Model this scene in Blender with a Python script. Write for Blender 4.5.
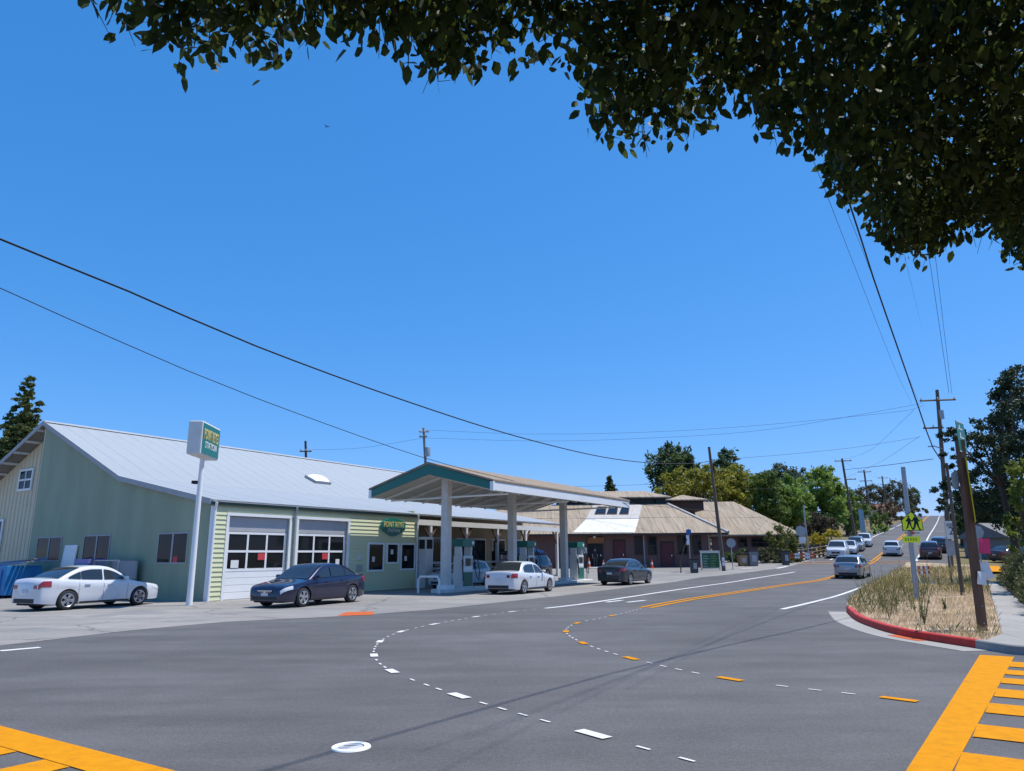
import bpy, bmesh, math, random
import numpy as np
from mathutils import Vector, Matrix, Quaternion
random.seed(7); RNG = np.random.default_rng(7)
R = math.radians
scene = bpy.context.scene
for o in list(bpy.data.objects): bpy.data.objects.remove(o)
COL = scene.collection

# ---------------------------------------------------------------- camera
F, CX, CY, H = 720.0, 512.0, 385.5, 1.65
PITCH = math.atan((556.5-385.5)/F); ROLL = R(0.5)
fw = np.array([0, math.cos(PITCH), math.sin(PITCH)])
up0 = np.array([0, -math.sin(PITCH), math.cos(PITCH)]); r0 = np.array([1., 0, 0])
right = r0*math.cos(ROLL)-up0*math.sin(ROLL); up = up0*math.cos(ROLL)+r0*math.sin(ROLL)
cam = bpy.data.cameras.new('camera'); co = bpy.data.objects.new('camera', cam); COL.objects.link(co)
cam.sensor_width = 36; cam.lens = 36*F/1024; cam.clip_end = 3000; cam.clip_start = .05
co.matrix_world = Matrix(((right[0], up[0], -fw[0], 0), (right[1], up[1], -fw[1], 0), (right[2], up[2], -fw[2], H), (0, 0, 0, 1)))
scene.camera = co
# ---------------------------------------------------------------- light
SUN_EL = R(68); SUN_H = Vector((.97, .20)).normalized()
SUN_DIR = Vector((SUN_H.x*math.cos(SUN_EL), SUN_H.y*math.cos(SUN_EL), math.sin(SUN_EL)))
world = bpy.data.worlds.new('World'); scene.world = world; world.use_nodes = True
wn = world.node_tree; wn.nodes.clear()
wo = wn.nodes.new('ShaderNodeOutputWorld'); wb = wn.nodes.new('ShaderNodeBackground')
sky = wn.nodes.new('ShaderNodeTexSky'); sky.sky_type = 'NISHITA'; sky.sun_disc = False
sky.sun_elevation = SUN_EL; sky.sun_rotation = math.atan2(SUN_H.x, SUN_H.y)
sky.air_density = 1.0; sky.dust_density = 0.15; sky.ozone_density = 3.0; sky.altitude = 0
sp_ = wn.nodes.new('ShaderNodeSeparateColor'); cb_ = wn.nodes.new('ShaderNodeCombineColor'); wn.links.new(sky.outputs[0], sp_.inputs[0])
for ch, (pw_, gn_) in enumerate([(1.2, .325), (.66, 1.16), (.56, 2.4)]):      # colour response of the phone camera's blue sky
    a_ = wn.nodes.new('ShaderNodeMath'); a_.operation = 'POWER'; a_.inputs[1].default_value = pw_; m_ = wn.nodes.new('ShaderNodeMath'); m_.operation = 'MULTIPLY'; m_.inputs[1].default_value = gn_
    wn.links.new(sp_.outputs[ch], a_.inputs[0]); wn.links.new(a_.outputs[0], m_.inputs[0]); wn.links.new(m_.outputs[0], cb_.inputs[ch])
wn.links.new(cb_.outputs[0], wb.inputs[0]); wn.links.new(wb.outputs[0], wo.inputs[0])
wb.inputs[1].default_value = 0.11
sl = bpy.data.lights.new('sun', 'SUN'); sl.energy = 4.2; sl.angle = R(.53); sl.color = (1, .955, .89)
so = bpy.data.objects.new('sun', sl); COL.objects.link(so)
so.rotation_euler = SUN_DIR.to_track_quat('Z', 'Y').to_euler(); so.location = (0, 0, 60)
scene.view_settings.view_transform = 'Standard'; scene.view_settings.look = 'None'
scene.view_settings.exposure = 0.45; scene.view_settings.gamma = 1.0
scene.view_settings.use_curve_mapping = False

# ---------------------------------------------------------------- pixel and terrain helpers
ZY = np.array([-400, 0, 44, 53, 62, 74, 80, 97, 115, 153, 200, 250, 300, 400, 700, 1600.])
ZZ = np.array([0, 0, 0, .17, .45, 1.05, 1.4, 2.7, 4.1, 6.6, 9.8, 13.6, 16.3, 18.0, 14, 2])
def pchip(x, y, xq):
    x = np.asarray(x, float); y = np.asarray(y, float); h = np.diff(x); d = np.diff(y)/h
    m = np.zeros_like(y); m[0] = d[0]; m[-1] = d[-1]
    for i in range(1, len(x)-1):
        if d[i-1]*d[i] > 0:
            w1 = 2*h[i]+h[i-1]; w2 = h[i]+2*h[i-1]; m[i] = (w1+w2)/(w1/d[i-1]+w2/d[i])
    xq = np.clip(np.asarray(xq, float), x[0], x[-1]); i = np.clip(np.searchsorted(x, xq)-1, 0, len(x)-2)
    t = (xq-x[i])/h[i]
    return (1+2*t)*(1-t)**2*y[i]+t*(1-t)**2*h[i]*m[i]+t*t*(3-2*t)*y[i+1]+t*t*(t-1)*h[i]*m[i+1]
KNOT = np.array([-400., 44]+list(np.arange(47, 122, 3.))+list(np.arange(126, 320, 8.))+[340, 370, 400, 480, 600, 700, 1000, 1600])
KZ = pchip(ZY, ZZ, KNOT); KZ[:2] = 0
def terr(y): return float(np.interp(y, KNOT, KZ))
def slope(y): return (terr(y+2)-terr(y-2))/4
def ray(px, py): return fw+right*(px-CX)/F-up*(py-CY)/F
def at(px, py, Y):
    d = ray(px, py); t = Y/d[1]; return Vector((d[0]*t, Y, H+d[2]*t))
def g(px, py):
    d = ray(px, py)
    for y in np.arange(3, 420, .05):
        if H+d[2]*y/d[1] <= terr(y): return Vector((d[0]*y/d[1], y, terr(y)))
    return at(px, py, 300)
def g2(px, py): v = g(px, py); return (v.x, v.y)
def onplane(px, py, A, B):
    d = ray(px, py); A = np.array(A[:2], float); B = np.array(B[:2], float); n = np.array([(B-A)[1], -(B-A)[0]])
    t = (A@n)/(d[:2]@n); return Vector((d[0]*t, d[1]*t, H+d[2]*t))

# ---------------------------------------------------------------- materials
MATS = {}
def mat(name, col, rough=.7, var=.12, scale=4., bump=0., bscale=None, metal=0., coat=0., spec=.5, trans=0., col2=None, emit=0, detail=6, stretch=None):
    if name in MATS: return MATS[name]
    m = bpy.data.materials.new(name); m.use_nodes = True; nt = m.node_tree; N = nt.nodes; L = nt.links
    b = N['Principled BSDF']; b.inputs['Roughness'].default_value = rough; b.inputs['Metallic'].default_value = metal
    b.inputs['Specular IOR Level'].default_value = spec
    if coat: b.inputs['Coat Weight'].default_value = coat; b.inputs['Coat Roughness'].default_value = .04
    tc = N.new('ShaderNodeTexCoord'); src = tc.outputs['Object']
    if stretch:
        mp = N.new('ShaderNodeMapping'); mp.inputs['Scale'].default_value = stretch; L.new(src, mp.inputs[0]); src = mp.outputs[0]
    c1 = [max(0, c*(1-var)) for c in col]; c2 = [min(1, c*(1+var)) for c in (col2 or col)]
    if var > 0 or col2:
        nz = N.new('ShaderNodeTexNoise'); nz.inputs['Scale'].default_value = scale; nz.inputs['Detail'].default_value = detail; nz.inputs['Roughness'].default_value = .65
        L.new(src, nz.inputs['Vector'])
        rp = N.new('ShaderNodeValToRGB'); rp.color_ramp.elements[0].position = .3; rp.color_ramp.elements[1].position = .7
        rp.color_ramp.elements[0].color = (*c1, 1); rp.color_ramp.elements[1].color = (*c2, 1)
        L.new(nz.outputs['Fac'], rp.inputs[0]); L.new(rp.outputs[0], b.inputs['Base Color'])
        colout = rp.outputs[0]
    else:
        b.inputs['Base Color'].default_value = (*col, 1); colout = None
    if bump:
        bz = N.new('ShaderNodeTexNoise'); bz.inputs['Scale'].default_value = bscale or scale*6; bz.inputs['Detail'].default_value = 5
        L.new(src, bz.inputs['Vector']); bp = N.new('ShaderNodeBump'); bp.inputs['Strength'].default_value = bump; bp.inputs['Distance'].default_value = .02
        L.new(bz.outputs['Fac'], bp.inputs['Height']); L.new(bp.outputs[0], b.inputs['Normal'])
    if trans:
        tr = N.new('ShaderNodeBsdfTranslucent'); mx = N.new('ShaderNodeMixShader'); mx.inputs[0].default_value = trans
        hv = N.new('ShaderNodeHueSaturation'); hv.inputs['Value'].default_value = 1.6; hv.inputs['Hue'].default_value = .485
        if colout: L.new(colout, hv.inputs['Color'])
        else: hv.inputs['Color'].default_value = (*col, 1)
        L.new(hv.outputs[0], tr.inputs[0]); L.new(b.outputs[0], mx.inputs[1]); L.new(tr.outputs[0], mx.inputs[2]); L.new(mx.outputs[0], N['Material Output'].inputs[0])
    if emit: b.inputs['Emission Color'].default_value = (*col, 1); b.inputs['Emission Strength'].default_value = emit
    MATS[name] = m; return m
def ground_mat(name, base, var, patches=(), fine=60., rough=.9, bump=.25, crack=0, speck=.25):
    """layered ground: broad blotches, mid stains, fine aggregate"""
    m = bpy.data.materials.new(name); m.use_nodes = True; nt = m.node_tree; N = nt.nodes; L = nt.links
    b = N['Principled BSDF']; b.inputs['Roughness'].default_value = rough; b.inputs['Specular IOR Level'].default_value = .3
    tc = N.new('ShaderNodeTexCoord'); src = tc.outputs['Object']
    cur = None
    def noise(s, d=6, ro=.6, st=None):
        n = N.new('ShaderNodeTexNoise'); n.inputs['Scale'].default_value = s; n.inputs['Detail'].default_value = d; n.inputs['Roughness'].default_value = ro
        if st:
            mp = N.new('ShaderNodeMapping'); mp.inputs['Scale'].default_value = st[0]; mp.inputs['Rotation'].default_value = (0, 0, st[1]); L.new(src, mp.inputs[0]); L.new(mp.outputs[0], n.inputs['Vector'])
        else: L.new(src, n.inputs['Vector'])
        return n.outputs['Fac']
    def ramp(f, p0, c0, p1, c1):
        r = N.new('ShaderNodeValToRGB'); r.color_ramp.elements[0].position = p0; r.color_ramp.elements[1].position = p1
        r.color_ramp.elements[0].color = (*c0, 1); r.color_ramp.elements[1].color = (*c1, 1); L.new(f, r.inputs[0]); return r.outputs[0]
    def mul(a, c, fac=1.):
        x = N.new('ShaderNodeMix'); x.data_type = 'RGBA'; x.blend_type = 'MULTIPLY'; x.inputs[0].default_value = fac
        L.new(a, x.inputs[6]); L.new(c, x.inputs[7]); return x.outputs[2]
    cur = ramp(noise(.12), .3, [c*(1-var) for c in base], .7, [c*(1+var) for c in base])
    cur = mul(cur, ramp(noise(1.3), .25, (1-var*.8,)*3, .75, (1,)*3))
    cur = mul(cur, ramp(noise(.5, 4, .6, ((.25, 2.2, 1), R(-58))), .3, (1-var,)*3, .65, (1,)*3))
    cur = mul(cur, ramp(noise(fine*.28, 4, .75), .32, (1-speck*.5,)*3, .68, (1+speck*.25,)*3))
    cur = mul(cur, ramp(noise(fine, 3), .3, (1-speck,)*3, .7, (1+speck*.4,)*3))
    cur = mul(cur, ramp(noise(.22, 7, .7, ((1, 3., 1), R(-58))), .35, (1-var*.9,)*3, .6, (1+var*.25,)*3))
    for (s, lo, hi, c) in patches:
        x = N.new('ShaderNodeMix'); x.data_type = 'RGBA'; f = ramp(noise(s, 5), lo, (0,)*3, hi, (1,)*3)
        L.new(f, x.inputs[0]); L.new(cur, x.inputs[6]); x.inputs[7].default_value = (*c, 1); cur = x.outputs[2]
    if crack:
        v = N.new('ShaderNodeTexVoronoi'); v.feature = 'DISTANCE_TO_EDGE'; v.inputs['Scale'].default_value = .33
        nn = N.new('ShaderNodeTexNoise'); nn.inputs['Scale'].default_value = 1.5; nn.inputs['Detail'].default_value = 5; L.new(src, nn.inputs['Vector'])
        add = N.new('ShaderNodeMix'); add.data_type = 'RGBA'; add.inputs[0].default_value = .35; L.new(src, add.inputs[6]); L.new(nn.outputs['Color'], add.inputs[7]); L.new(add.outputs[2], v.inputs['Vector'])
        cur = mul(cur, ramp(v.outputs['Distance'], .0, (.45,)*3, .012, (1,)*3), crack)
    L.new(cur, b.inputs['Base Color'])
    bp = N.new('ShaderNodeBump'); bp.inputs['Strength'].default_value = bump; bp.inputs['Distance'].default_value = .01
    L.new(noise(fine*1.5, 3), bp.inputs['Height']); L.new(bp.outputs[0], b.inputs['Normal'])
    MATS[name] = m; return m

M_ASPH = ground_mat('asphalt', (.152, .148, .148), .20, ((2.2, .70, .78, (.15, .145, .14)),), 75, .85, .4, 0, .5)
M_LOT = ground_mat('old_concrete', (.30, .285, .265), .16, ((.35, .55, .62, (.20, .195, .19)), (.9, .68, .76, (.13, .125, .12))), 50, .9, .25, .8, .2)
M_WALK = ground_mat('sidewalk_concrete', (.35, .335, .31), .12, (), 70, .9, .2, 0, .15)
M_DIRT = ground_mat('dry_soil', (.44, .33, .225), .22, ((.8, .5, .62, (.50, .40, .27)),), 30, 1., .6, 0, .3)
M_FIELD = ground_mat('dry_grass_ground', (.24, .18, .085), .3, ((.25, .5, .62, (.12, .12, .045)),), 12, 1., .6, 0, .3)
def paint(name, col, wear=.5):
    m = bpy.data.materials.new(name); m.use_nodes = True; N = m.node_tree.nodes; L = m.node_tree.links; b = N['Principled BSDF']; b.inputs['Roughness'].default_value = .8; b.inputs['Specular IOR Level'].default_value = .08
    tc = N.new('ShaderNodeTexCoord'); n1 = N.new('ShaderNodeTexNoise'); n1.inputs['Scale'].default_value = 7; n1.inputs['Detail'].default_value = 9; n1.inputs['Roughness'].default_value = .75
    L.new(tc.outputs['Object'], n1.inputs['Vector']); r = N.new('ShaderNodeValToRGB'); e = r.color_ramp.elements
    e[0].position = .26; e[0].color = (.13, .125, .12, 1); e[1].position = .26+.16*wear; e[1].color = (*[c*.82 for c in col], 1)
    q = e.new(.6); q.color = (*col, 1); L.new(n1.outputs['Fac'], r.inputs[0]); L.new(r.outputs[0], b.inputs['Base Color']); MATS[name] = m; return m
M_YEL = paint('yellow_road_paint', (.60, .24, .004), .7); M_WHP = paint('white_road_paint', (.62, .62, .61), .8); M_ORP = paint('orange_patch_paint', (.52, .12, .04), 1.)
M_CWF = paint('faded_orange_paint', (.50, .24, .08), 1.4)
M_REDK = mat('red_kerb_paint', (.44, .026, .016), .7, .3, 4, .3)
M_WHITE = mat('white_paint', (.78, .78, .77), .5, .04, 2); M_OFFW = mat('off_white_paint', (.66, .645, .61), .6, .08, 2, .05)
M_GREYM = mat('grey_metal', (.36, .37, .38), .45, .1, 3, metal=.5); M_DARK = mat('dark_gap', (.015, .015, .016), .8, 0)
M_BLACK = mat('black_rubber', (.018, .018, .018), .75, .1, 9); M_WIRE = mat('cable_black', (.016, .016, .018), .7, 0)
M_WOODP = mat('weathered_pole_wood', (.13, .095, .07), .9, .25, 1.5, .4, 20, stretch=(6, 6, .6)); M_POST = mat('brown_post_wood', (.14, .07, .038), .8, .35, 2, .4, 18, stretch=(8, 8, .6))
M_GLASS = mat('window_glass', (.010, .012, .014), .05, 0, spec=.22); M_TEAL = mat('teal_paint', (.005, .135, .105), .4, .05, 2)
M_SIGNG = mat('sign_green', (.004, .15, .105), .35, 0); M_GOLD = mat('sign_gold', (.72, .55, .18), .5, .1, 6)

# ---------------------------------------------------------------- mesh helpers
class MB:
    def __init__(s): s.v = []; s.f = []
    def add(s, V, Fc):
        n = len(s.v); s.v += [tuple(map(float, p)) for p in V]; s.f += [tuple(i+n for i in f) for f in Fc]; return s
    def box(s, x0, x1, y0, y1, z0, z1):
        return s.add([(x0, y0, z0), (x1, y0, z0), (x1, y1, z0), (x0, y1, z0), (x0, y0, z1), (x1, y0, z1), (x1, y1, z1), (x0, y1, z1)],
                     [(0, 3, 2, 1), (4, 5, 6, 7), (0, 1, 5, 4), (1, 2, 6, 5), (2, 3, 7, 6), (3, 0, 4, 7)])
    def tube(s, pts, rad, n=8, cap=True):
        pts = [Vector(p) for p in pts]; k = len(pts); rad = rad if hasattr(rad, '__len__') else [rad]*k
        V = []; pr = None
        for i, p in enumerate(pts):
            d = (pts[min(i+1, k-1)]-pts[max(i-1, 0)]).normalized()
            a = pr if pr is not None else (Vector((0, 0, 1)) if abs(d.z) < .9 else Vector((1, 0, 0)))
            a = (a-d*a.dot(d)).normalized(); pr = a; b = d.cross(a)
            for j in range(n):
                t = 2*math.pi*j/n; V.append(p+(a*math.cos(t)+b*math.sin(t))*rad[i])
        Fc = [(i*n+j, i*n+(j+1) % n, (i+1)*n+(j+1) % n, (i+1)*n+j) for i in range(k-1) for j in range(n)]
        if cap: Fc += [tuple(range(n-1, -1, -1)), tuple((k-1)*n+j for j in range(n))]
        return s.add(V, Fc)
    def prism(s, poly, axis, a, b):
        """polygon extruded along an axis; poly in the two remaining axes, in order"""
        n = len(poly)
        def P(u, w, c): return {'x': (c, u, w), 'y': (u, c, w), 'z': (u, w, c)}[axis]
        V = [P(u, w, a) for u, w in poly]+[P(u, w, b) for u, w in poly]
        return s.add(V, [tuple(range(n-1, -1, -1)), tuple(range(n, 2*n))]+[(i, (i+1) % n, n+(i+1) % n, n+i) for i in range(n)])
    def lathe(s, prof, n=20, axis='z', c=(0, 0, 0)):
        V = []; k = len(prof)
        for i in range(n):
            t = 2*math.pi*i/n
            for r, h in prof:
                q = (r*math.cos(t), r*math.sin(t), h) if axis == 'z' else (r*math.cos(t), h, r*math.sin(t))
                V.append((q[0]+c[0], q[1]+c[1], q[2]+c[2]))
        return s.add(V, [(i*k+j, ((i+1) % n)*k+j, ((i+1) % n)*k+j+1, i*k+j+1) for i in range(n) for j in range(k-1)])
    def grid(s, P):
        r = len(P); c = len(P[0]); return s.add([p for row in P for p in row], [(i*c+j, i*c+j+1, (i+1)*c+j+1, (i+1)*c+j) for i in range(r-1) for j in range(c-1)])
    def mesh(s, name, m, smooth=False, fix=True):
        me = bpy.data.meshes.new(name); me.from_pydata(s.v, [], s.f)
        if fix:
            b = bmesh.new(); b.from_mesh(me); bmesh.ops.recalc_face_normals(b, faces=b.faces); b.to_mesh(me); b.free()
        if smooth:
            me.polygons.foreach_set('use_smooth', [True]*len(me.polygons))
        me.materials.append(m); return me
def link(name, me, parent=None, loc=None, rz=0, rot=None, scale=None):
    o = bpy.data.objects.new(name, me); COL.objects.link(o)
    if parent is not None: o.parent = parent
    if loc is not None: o.location = loc
    if rz: o.rotation_euler = (0, 0, rz)
    if rot is not None: o.rotation_euler = rot
    if scale is not None: o.scale = scale
    return o
def ob(name, mb, m, parent=None, smooth=False, bev=0, **k):
    me = mb.mesh(name, m, smooth)
    if bev:
        b = bmesh.new(); b.from_mesh(me); bmesh.ops.bevel(b, geom=list(b.edges), offset=bev, segments=2, affect='EDGES', profile=.6); b.to_mesh(me); b.free()
    o = link(name, me, parent, **k)
    if smooth: 
        try: me.set_sharp_from_angle(angle=R(38))
        except Exception: pass
    return o
def box(name, m, parent, x0, x1, y0, y1, z0, z1, bev=0): return ob(name, MB().box(x0, x1, y0, y1, z0, z1), m, parent, bev=bev)
def tag(o, label, cat, group=None, kind=None):
    o['label'] = label; o['category'] = cat
    if group: o['group'] = group
    if kind: o['kind'] = kind
    return o
def struct(o): o['kind'] = 'structure'; o['label'] = o.get('label', o.name.replace('_', ' ')); return o
def thing(name, label, cat, loc=(0, 0, 0), rz=0, group=None, rot=None):
    o = bpy.data.objects.new(name, None); COL.objects.link(o); o.location = loc; o.rotation_euler = rot if rot is not None else (0, 0, rz); o.empty_display_size = .2
    return tag(o, label, cat, group)
def text_mesh(s, size, m, name='lettering', depth=.004, sx=1.):
    c = bpy.data.curves.new('t', 'FONT'); c.body = s; c.size = size; c.extrude = depth; c.align_x = 'CENTER'; c.align_y = 'CENTER'; c.resolution_u = 2
    o = bpy.data.objects.new('t', c); COL.objects.link(o); bpy.context.view_layer.update()
    me = bpy.data.meshes.new_from_object(o.evaluated_get(bpy.context.evaluated_depsgraph_get())); bpy.data.objects.remove(o)
    for v in me.vertices: v.co.x *= sx
    me.materials.clear(); me.materials.append(m); me.name = name; return me
def catmull(P, step=.4):
    P = [np.array(p, float) for p in P]; Q = [2*P[0]-P[1]]+P+[2*P[-1]-P[-2]]; out = []
    for i in range(1, len(Q)-2):
        n = max(2, int(np.linalg.norm(Q[i+1]-Q[i])/step))
        for k in range(n):
            t = k/n; a, b, c, d = Q[i-1], Q[i], Q[i+1], Q[i+2]
            out.append(.5*((2*b)+(-a+c)*t+(2*a-5*b+4*c-d)*t*t+(-a+3*b-3*c+d)*t**3))
    out.append(P[-1]); return out
def drape(name, poly, m, dz, parent=None, tris=False):
    b = bmesh.new(); vs = [b.verts.new((p[0], p[1], 0)) for p in poly]; f = b.faces.new(vs); f.normal_update()
    bmesh.ops.triangulate(b, faces=[f]); finish_drape(b, dz); return from_bm(name, b, m, parent)
def finish_drape(b, dz):
    ys = [v.co.y for v in b.verts]; lo, hi = min(ys), max(ys)
    for k in KNOT:
        if lo < k < hi: bmesh.ops.bisect_plane(b, geom=list(b.verts)+list(b.edges)+list(b.faces), plane_co=(0, k, 0), plane_no=(0, 1, 0))
    for v in b.verts: v.co.z = terr(v.co.y)+dz
    for f in b.faces:
        f.normal_update()
        if f.normal.z < 0: f.normal_flip()
def from_bm(name, b, m, parent=None):
    me = bpy.data.meshes.new(name); b.to_mesh(me); b.free(); me.materials.append(m); return link(name, me, parent)
def strip(name, P, w, m, dz, parent=None, w2=None):
    """ribbon of width w along a plan polyline"""
    P = [np.array(p[:2], float) for p in P]; b = bmesh.new(); pr = None
    for i, p in enumerate(P):
        d = P[min(i+1, len(P)-1)]-P[max(i-1, 0)]; d /= np.linalg.norm(d); n = np.array([-d[1], d[0]])
        ww = w if w2 is None else w+(w2-w)*i/(len(P)-1)
        a = b.verts.new((*(p+n*ww/2), 0)); c = b.verts.new((*(p-n*ww/2), 0))
        if pr: b.faces.new((pr[0], pr[1], c, a))
        pr = (a, c)
    finish_drape(b, dz); return from_bm(name, b, m, parent)
def quads(P, U, V):
    """big leaf-card mesh data: centres P, half axes U, V -> numpy verts of rhombs"""
    n = len(P); X = np.empty((n, 4, 3)); X[:, 0] = P-U; X[:, 1] = P-V*.8+U*.1; X[:, 2] = P+U; X[:, 3] = P+V*.8+U*.1; return X.reshape(-1, 3)
def quad_mesh(name, X, m, k=4):
    me = bpy.data.meshes.new(name); n = len(X)//k
    me.vertices.add(len(X)); me.vertices.foreach_set('co', X.astype(np.float32).ravel())
    me.loops.add(n*k); me.loops.foreach_set('vertex_index', np.arange(n*k, dtype=np.int32))
    me.polygons.add(n); me.polygons.foreach_set('loop_start', np.arange(0, n*k, k, dtype=np.int32)); me.polygons.foreach_set('loop_total', np.full(n, k, dtype=np.int32))
    me.update(); me.validate(); me.materials.append(m); return me
def unit(n):
    v = RNG.normal(size=(n, 3)); return v/np.linalg.norm(v, axis=1)[:, None]
def leaf_axes(n, s, jit=.4):
    a = unit(n); b = unit(n); b -= a*np.sum(a*b, 1)[:, None]; b /= np.linalg.norm(b, axis=1)[:, None]
    k = s*(1+jit*RNG.uniform(-1, 1, n))[:, None]; return a*k, b*k*.55
# ================================================================ THE SETTING
UD = np.array([.52505, .85107]); ND = np.array([.85107, -.52505]); C0 = np.array([-12.3, 29.9])
RZ = math.atan2(UD[1], UD[0])
def grid2(t, p): return C0+UD*t+ND*p      # station street grid: along the front, out towards the road
b = bmesh.new(); vs = [b.verts.new(p) for p in [(-900, -60, 0), (1100, -60, 0), (1100, 1500, 0), (-900, 1500, 0)]]; b.faces.new(vs)
finish_drape(b, -.04); struct(from_bm('ground', b, M_FIELD))
# road: intersection and the highway climbing the hill, one sheet
edgeL = [g2(*p) for p in [(0, 646), (125, 631), (225, 622), (350, 616), (430, 610), (512, 601), (560, 596), (640, 586), (700, 577.5)]]
HWL = [(14.6, 53.5), (19.5, 59.5), (24.6, 66), (30.5, 75.5)]
yel = [g2(*p) for p in [(645, 608), (690, 599.5), (740, 592), (790, 584.5), (830, 578), (855, 569), (872, 562)]]
cen = [np.array(p) for p in [g2(872, 562), g2(881.5, 555), g2(903, 536), g2(921, 523)]]
dd = (cen[-1]-cen[-2]); dd /= np.linalg.norm(dd); cen += [cen[-1]+dd*45, cen[-1]+dd*120]
yel_all = catmull([np.array(p) for p in yel]+cen[1:], 2.)
def offset(P, o):
    P = [np.array(p, float) for p in P]; out = []
    for i in range(len(P)):
        d = P[min(i+1, len(P)-1)]-P[max(i-1, 0)]; d /= np.linalg.norm(d); out.append(P[i]+np.array([d[1], -d[0]])*o)
    return out
hill = [p for p in yel_all if p[1] > 60]
kerbP = [g2(*p) for p in [(893, 573), (866, 589), (848, 604), (846, 612), (856, 621), (878, 630), (905, 637), (940, 643.3), (975, 648.6), (1000, 652.6), (1016, 655)]]
kerbC = [np.array(p) for p in catmull(kerbP[3:], .3)]
stripL = [g2(*p) for p in [(905, 566), (893, 573), (866, 588), (852, 600), (847, 608)]]
poly = [(-70, -50), (-26, -14), (-14.5, 5)]+edgeL+HWL+[tuple(p) for p in offset(hill, -5.6)]+[tuple(p) for p in offset(hill, 6.2)][::-1]+[(33.5, 61.5)]+[tuple(p) for p in stripL]+[tuple(p) for p in kerbC]+[(8.75, 12.75), (70, -25), (70, -50)]
road = struct(drape('road', poly, M_ASPH, 0))
# station forecourt and parking lot: old patched concrete
lot = [(-120, -30), (-28, -14), (-14.4, 4.9)]+[tuple(np.array(p)+np.array([.02, -.03])) for p in edgeL]+[(14.7, 53.4), (19.6, 59.4), (24.7, 65.9), (30.6, 75.4), (36, 84), (30, 90), (-120, 90)]
struct(drape('forecourt', lot, M_LOT, .005))
patch = [g2(*p) for p in [(337, 616.3), (346, 612.5), (374, 611.8), (373, 615.2)]]
o = drape('utility_cover_patch', patch, M_ORP, .01); tag(o, 'faded orange painted utility cover patch near the dark blue sedan', 'patch')
# sidewalk slab on the right with joints, raised
sw = [g2(*p) for p in [(1003, 640), (994, 606), (986, 580), (977, 566)]]
swL = catmull(sw, 1.); _r = catmull([(8.9, 13.1), (14.2, 21.3), (22.6, 35.2), (33.4, 54.4), (40.8, 66)], .5); swR = [_r[min(len(_r)-1, int(round(i*(len(_r)-1)/(len(swL)-1))))] for i in range(len(swL))]; swR = [np.array(p)+ND*.25 for p in swR]
swB = MB(); Z0 = .12
k = 0; sideP = None
walk = struct(bpy.data.objects.new('sidewalk', None)); COL.objects.link(walk)
acc = 0; seg = [0]
for i in range(1, len(swL)):
    acc += np.linalg.norm(swL[i]-swL[i-1])
    if acc > 1.5 or i == len(swL)-1: seg.append(i); acc = 0
def slab(q, name='slab', h=.12, m=M_WALK, par=walk):
    V = [(p[0], p[1], terr(p[1])-.05) for p in q]+[(p[0], p[1], terr(p[1])+h) for p in q]; n = len(q)
    return ob(name, MB().add(V, [tuple(range(n-1, -1, -1)), tuple(range(n, 2*n))]+[(i, (i+1) % n, n+(i+1) % n, n+i) for i in range(n)]), m, par)
for a, c in zip(seg[:-1], seg[1:]):
    A, B, Cc, D = swL[a], swL[c], swR[c], swR[a]
    e = .012; L_ = lambda p, q: p+(q-p)/max(.01, np.linalg.norm(q-p))*e
    slab([L_(A, B), L_(D, Cc), L_(Cc, D), L_(B, A)])
kE = np.array(kerbC[-1]); sA = np.array(swL[0]); sD = np.array(swR[0]); n2 = ND
cut = int(np.argmin([np.linalg.norm(p-np.array(g2(979, 649.2))) for p in kerbC]))
slab([np.array(p) for p in offset(kerbC, -.185)[cut:]]+[kE+UD*.22+ND*.07, sD+UD*-.02, sA+UD*-.02])
for i in range(12):
    a = kE+UD*.2+ND*(.08+i*1.5); slab([a, a+ND*1.48, a+ND*1.48+UD*2.1, a+UD*2.1] if i > 0 else [a, a+ND*1.48, a+ND*1.48+UD*1.6, sD+ND*.03-UD*.02])
# planting strip soil between kerb and sidewalk
soil = [tuple(p) for p in stripL]+[tuple(p) for p in offset(kerbC, -.16)[:cut+1]]+[tuple(p) for p in swL]+[(36, 68)]
SOIL = soil
struct(drape('planting_strip', soil, M_DIRT, .10))
# kerb: painted red round the corner, bare grey at its end
def kerb(name, P, m, label, par=None):
    mb = MB(); rows = []
    for i, p in enumerate(P):
        d = P[min(i+1, len(P)-1)]-P[max(i-1, 0)]; d = d/np.linalg.norm(d); n = np.array([d[1], -d[0]]); z = terr(p[1])
        rows.append([(*(p+n*o), z+h) for o, h in [(.0, -.1), (.03, .13), (.05, .15), (.16, .15), (.18, .13), (.18, -.1)]])
        rows[-1] = [(*(p-n*(o)), z+h) for o, h in [(.0, -.1), (.03, .13), (.05, .15), (.16, .15), (.18, .13), (.18, -.1)]]
    mb.grid(rows); k = len(rows[0]); n = len(rows)*k
    mb.f += [tuple(range(k)), tuple(n-k+j for j in range(k))]
    o = ob(name, mb, m, par); return o
cut = int(np.argmin([np.linalg.norm(p-np.array(g2(979, 649.2))) for p in kerbC]))
kr = kerb('kerb', [p for p in kerbC[:cut+1]], M_REDK, ''); struct(kr); kr['label'] = 'red painted kerb curving round the weedy strip'
kg = kerb('kerb', [np.array(p) for p in catmull([kerbC[cut], kerbC[(cut+len(kerbC))//2], kE, kE+ND*.35-UD*.02, kE+ND*1.2, kE+ND*6, kE+ND*12], .3)], M_WALK, ''); struct(kg); kg['label'] = 'bare concrete kerb at the end of the red kerb'
gut = strip('gutter', offset(kerbC[:-3], .24), .48, M_WALK, .006); struct(gut)
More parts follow.
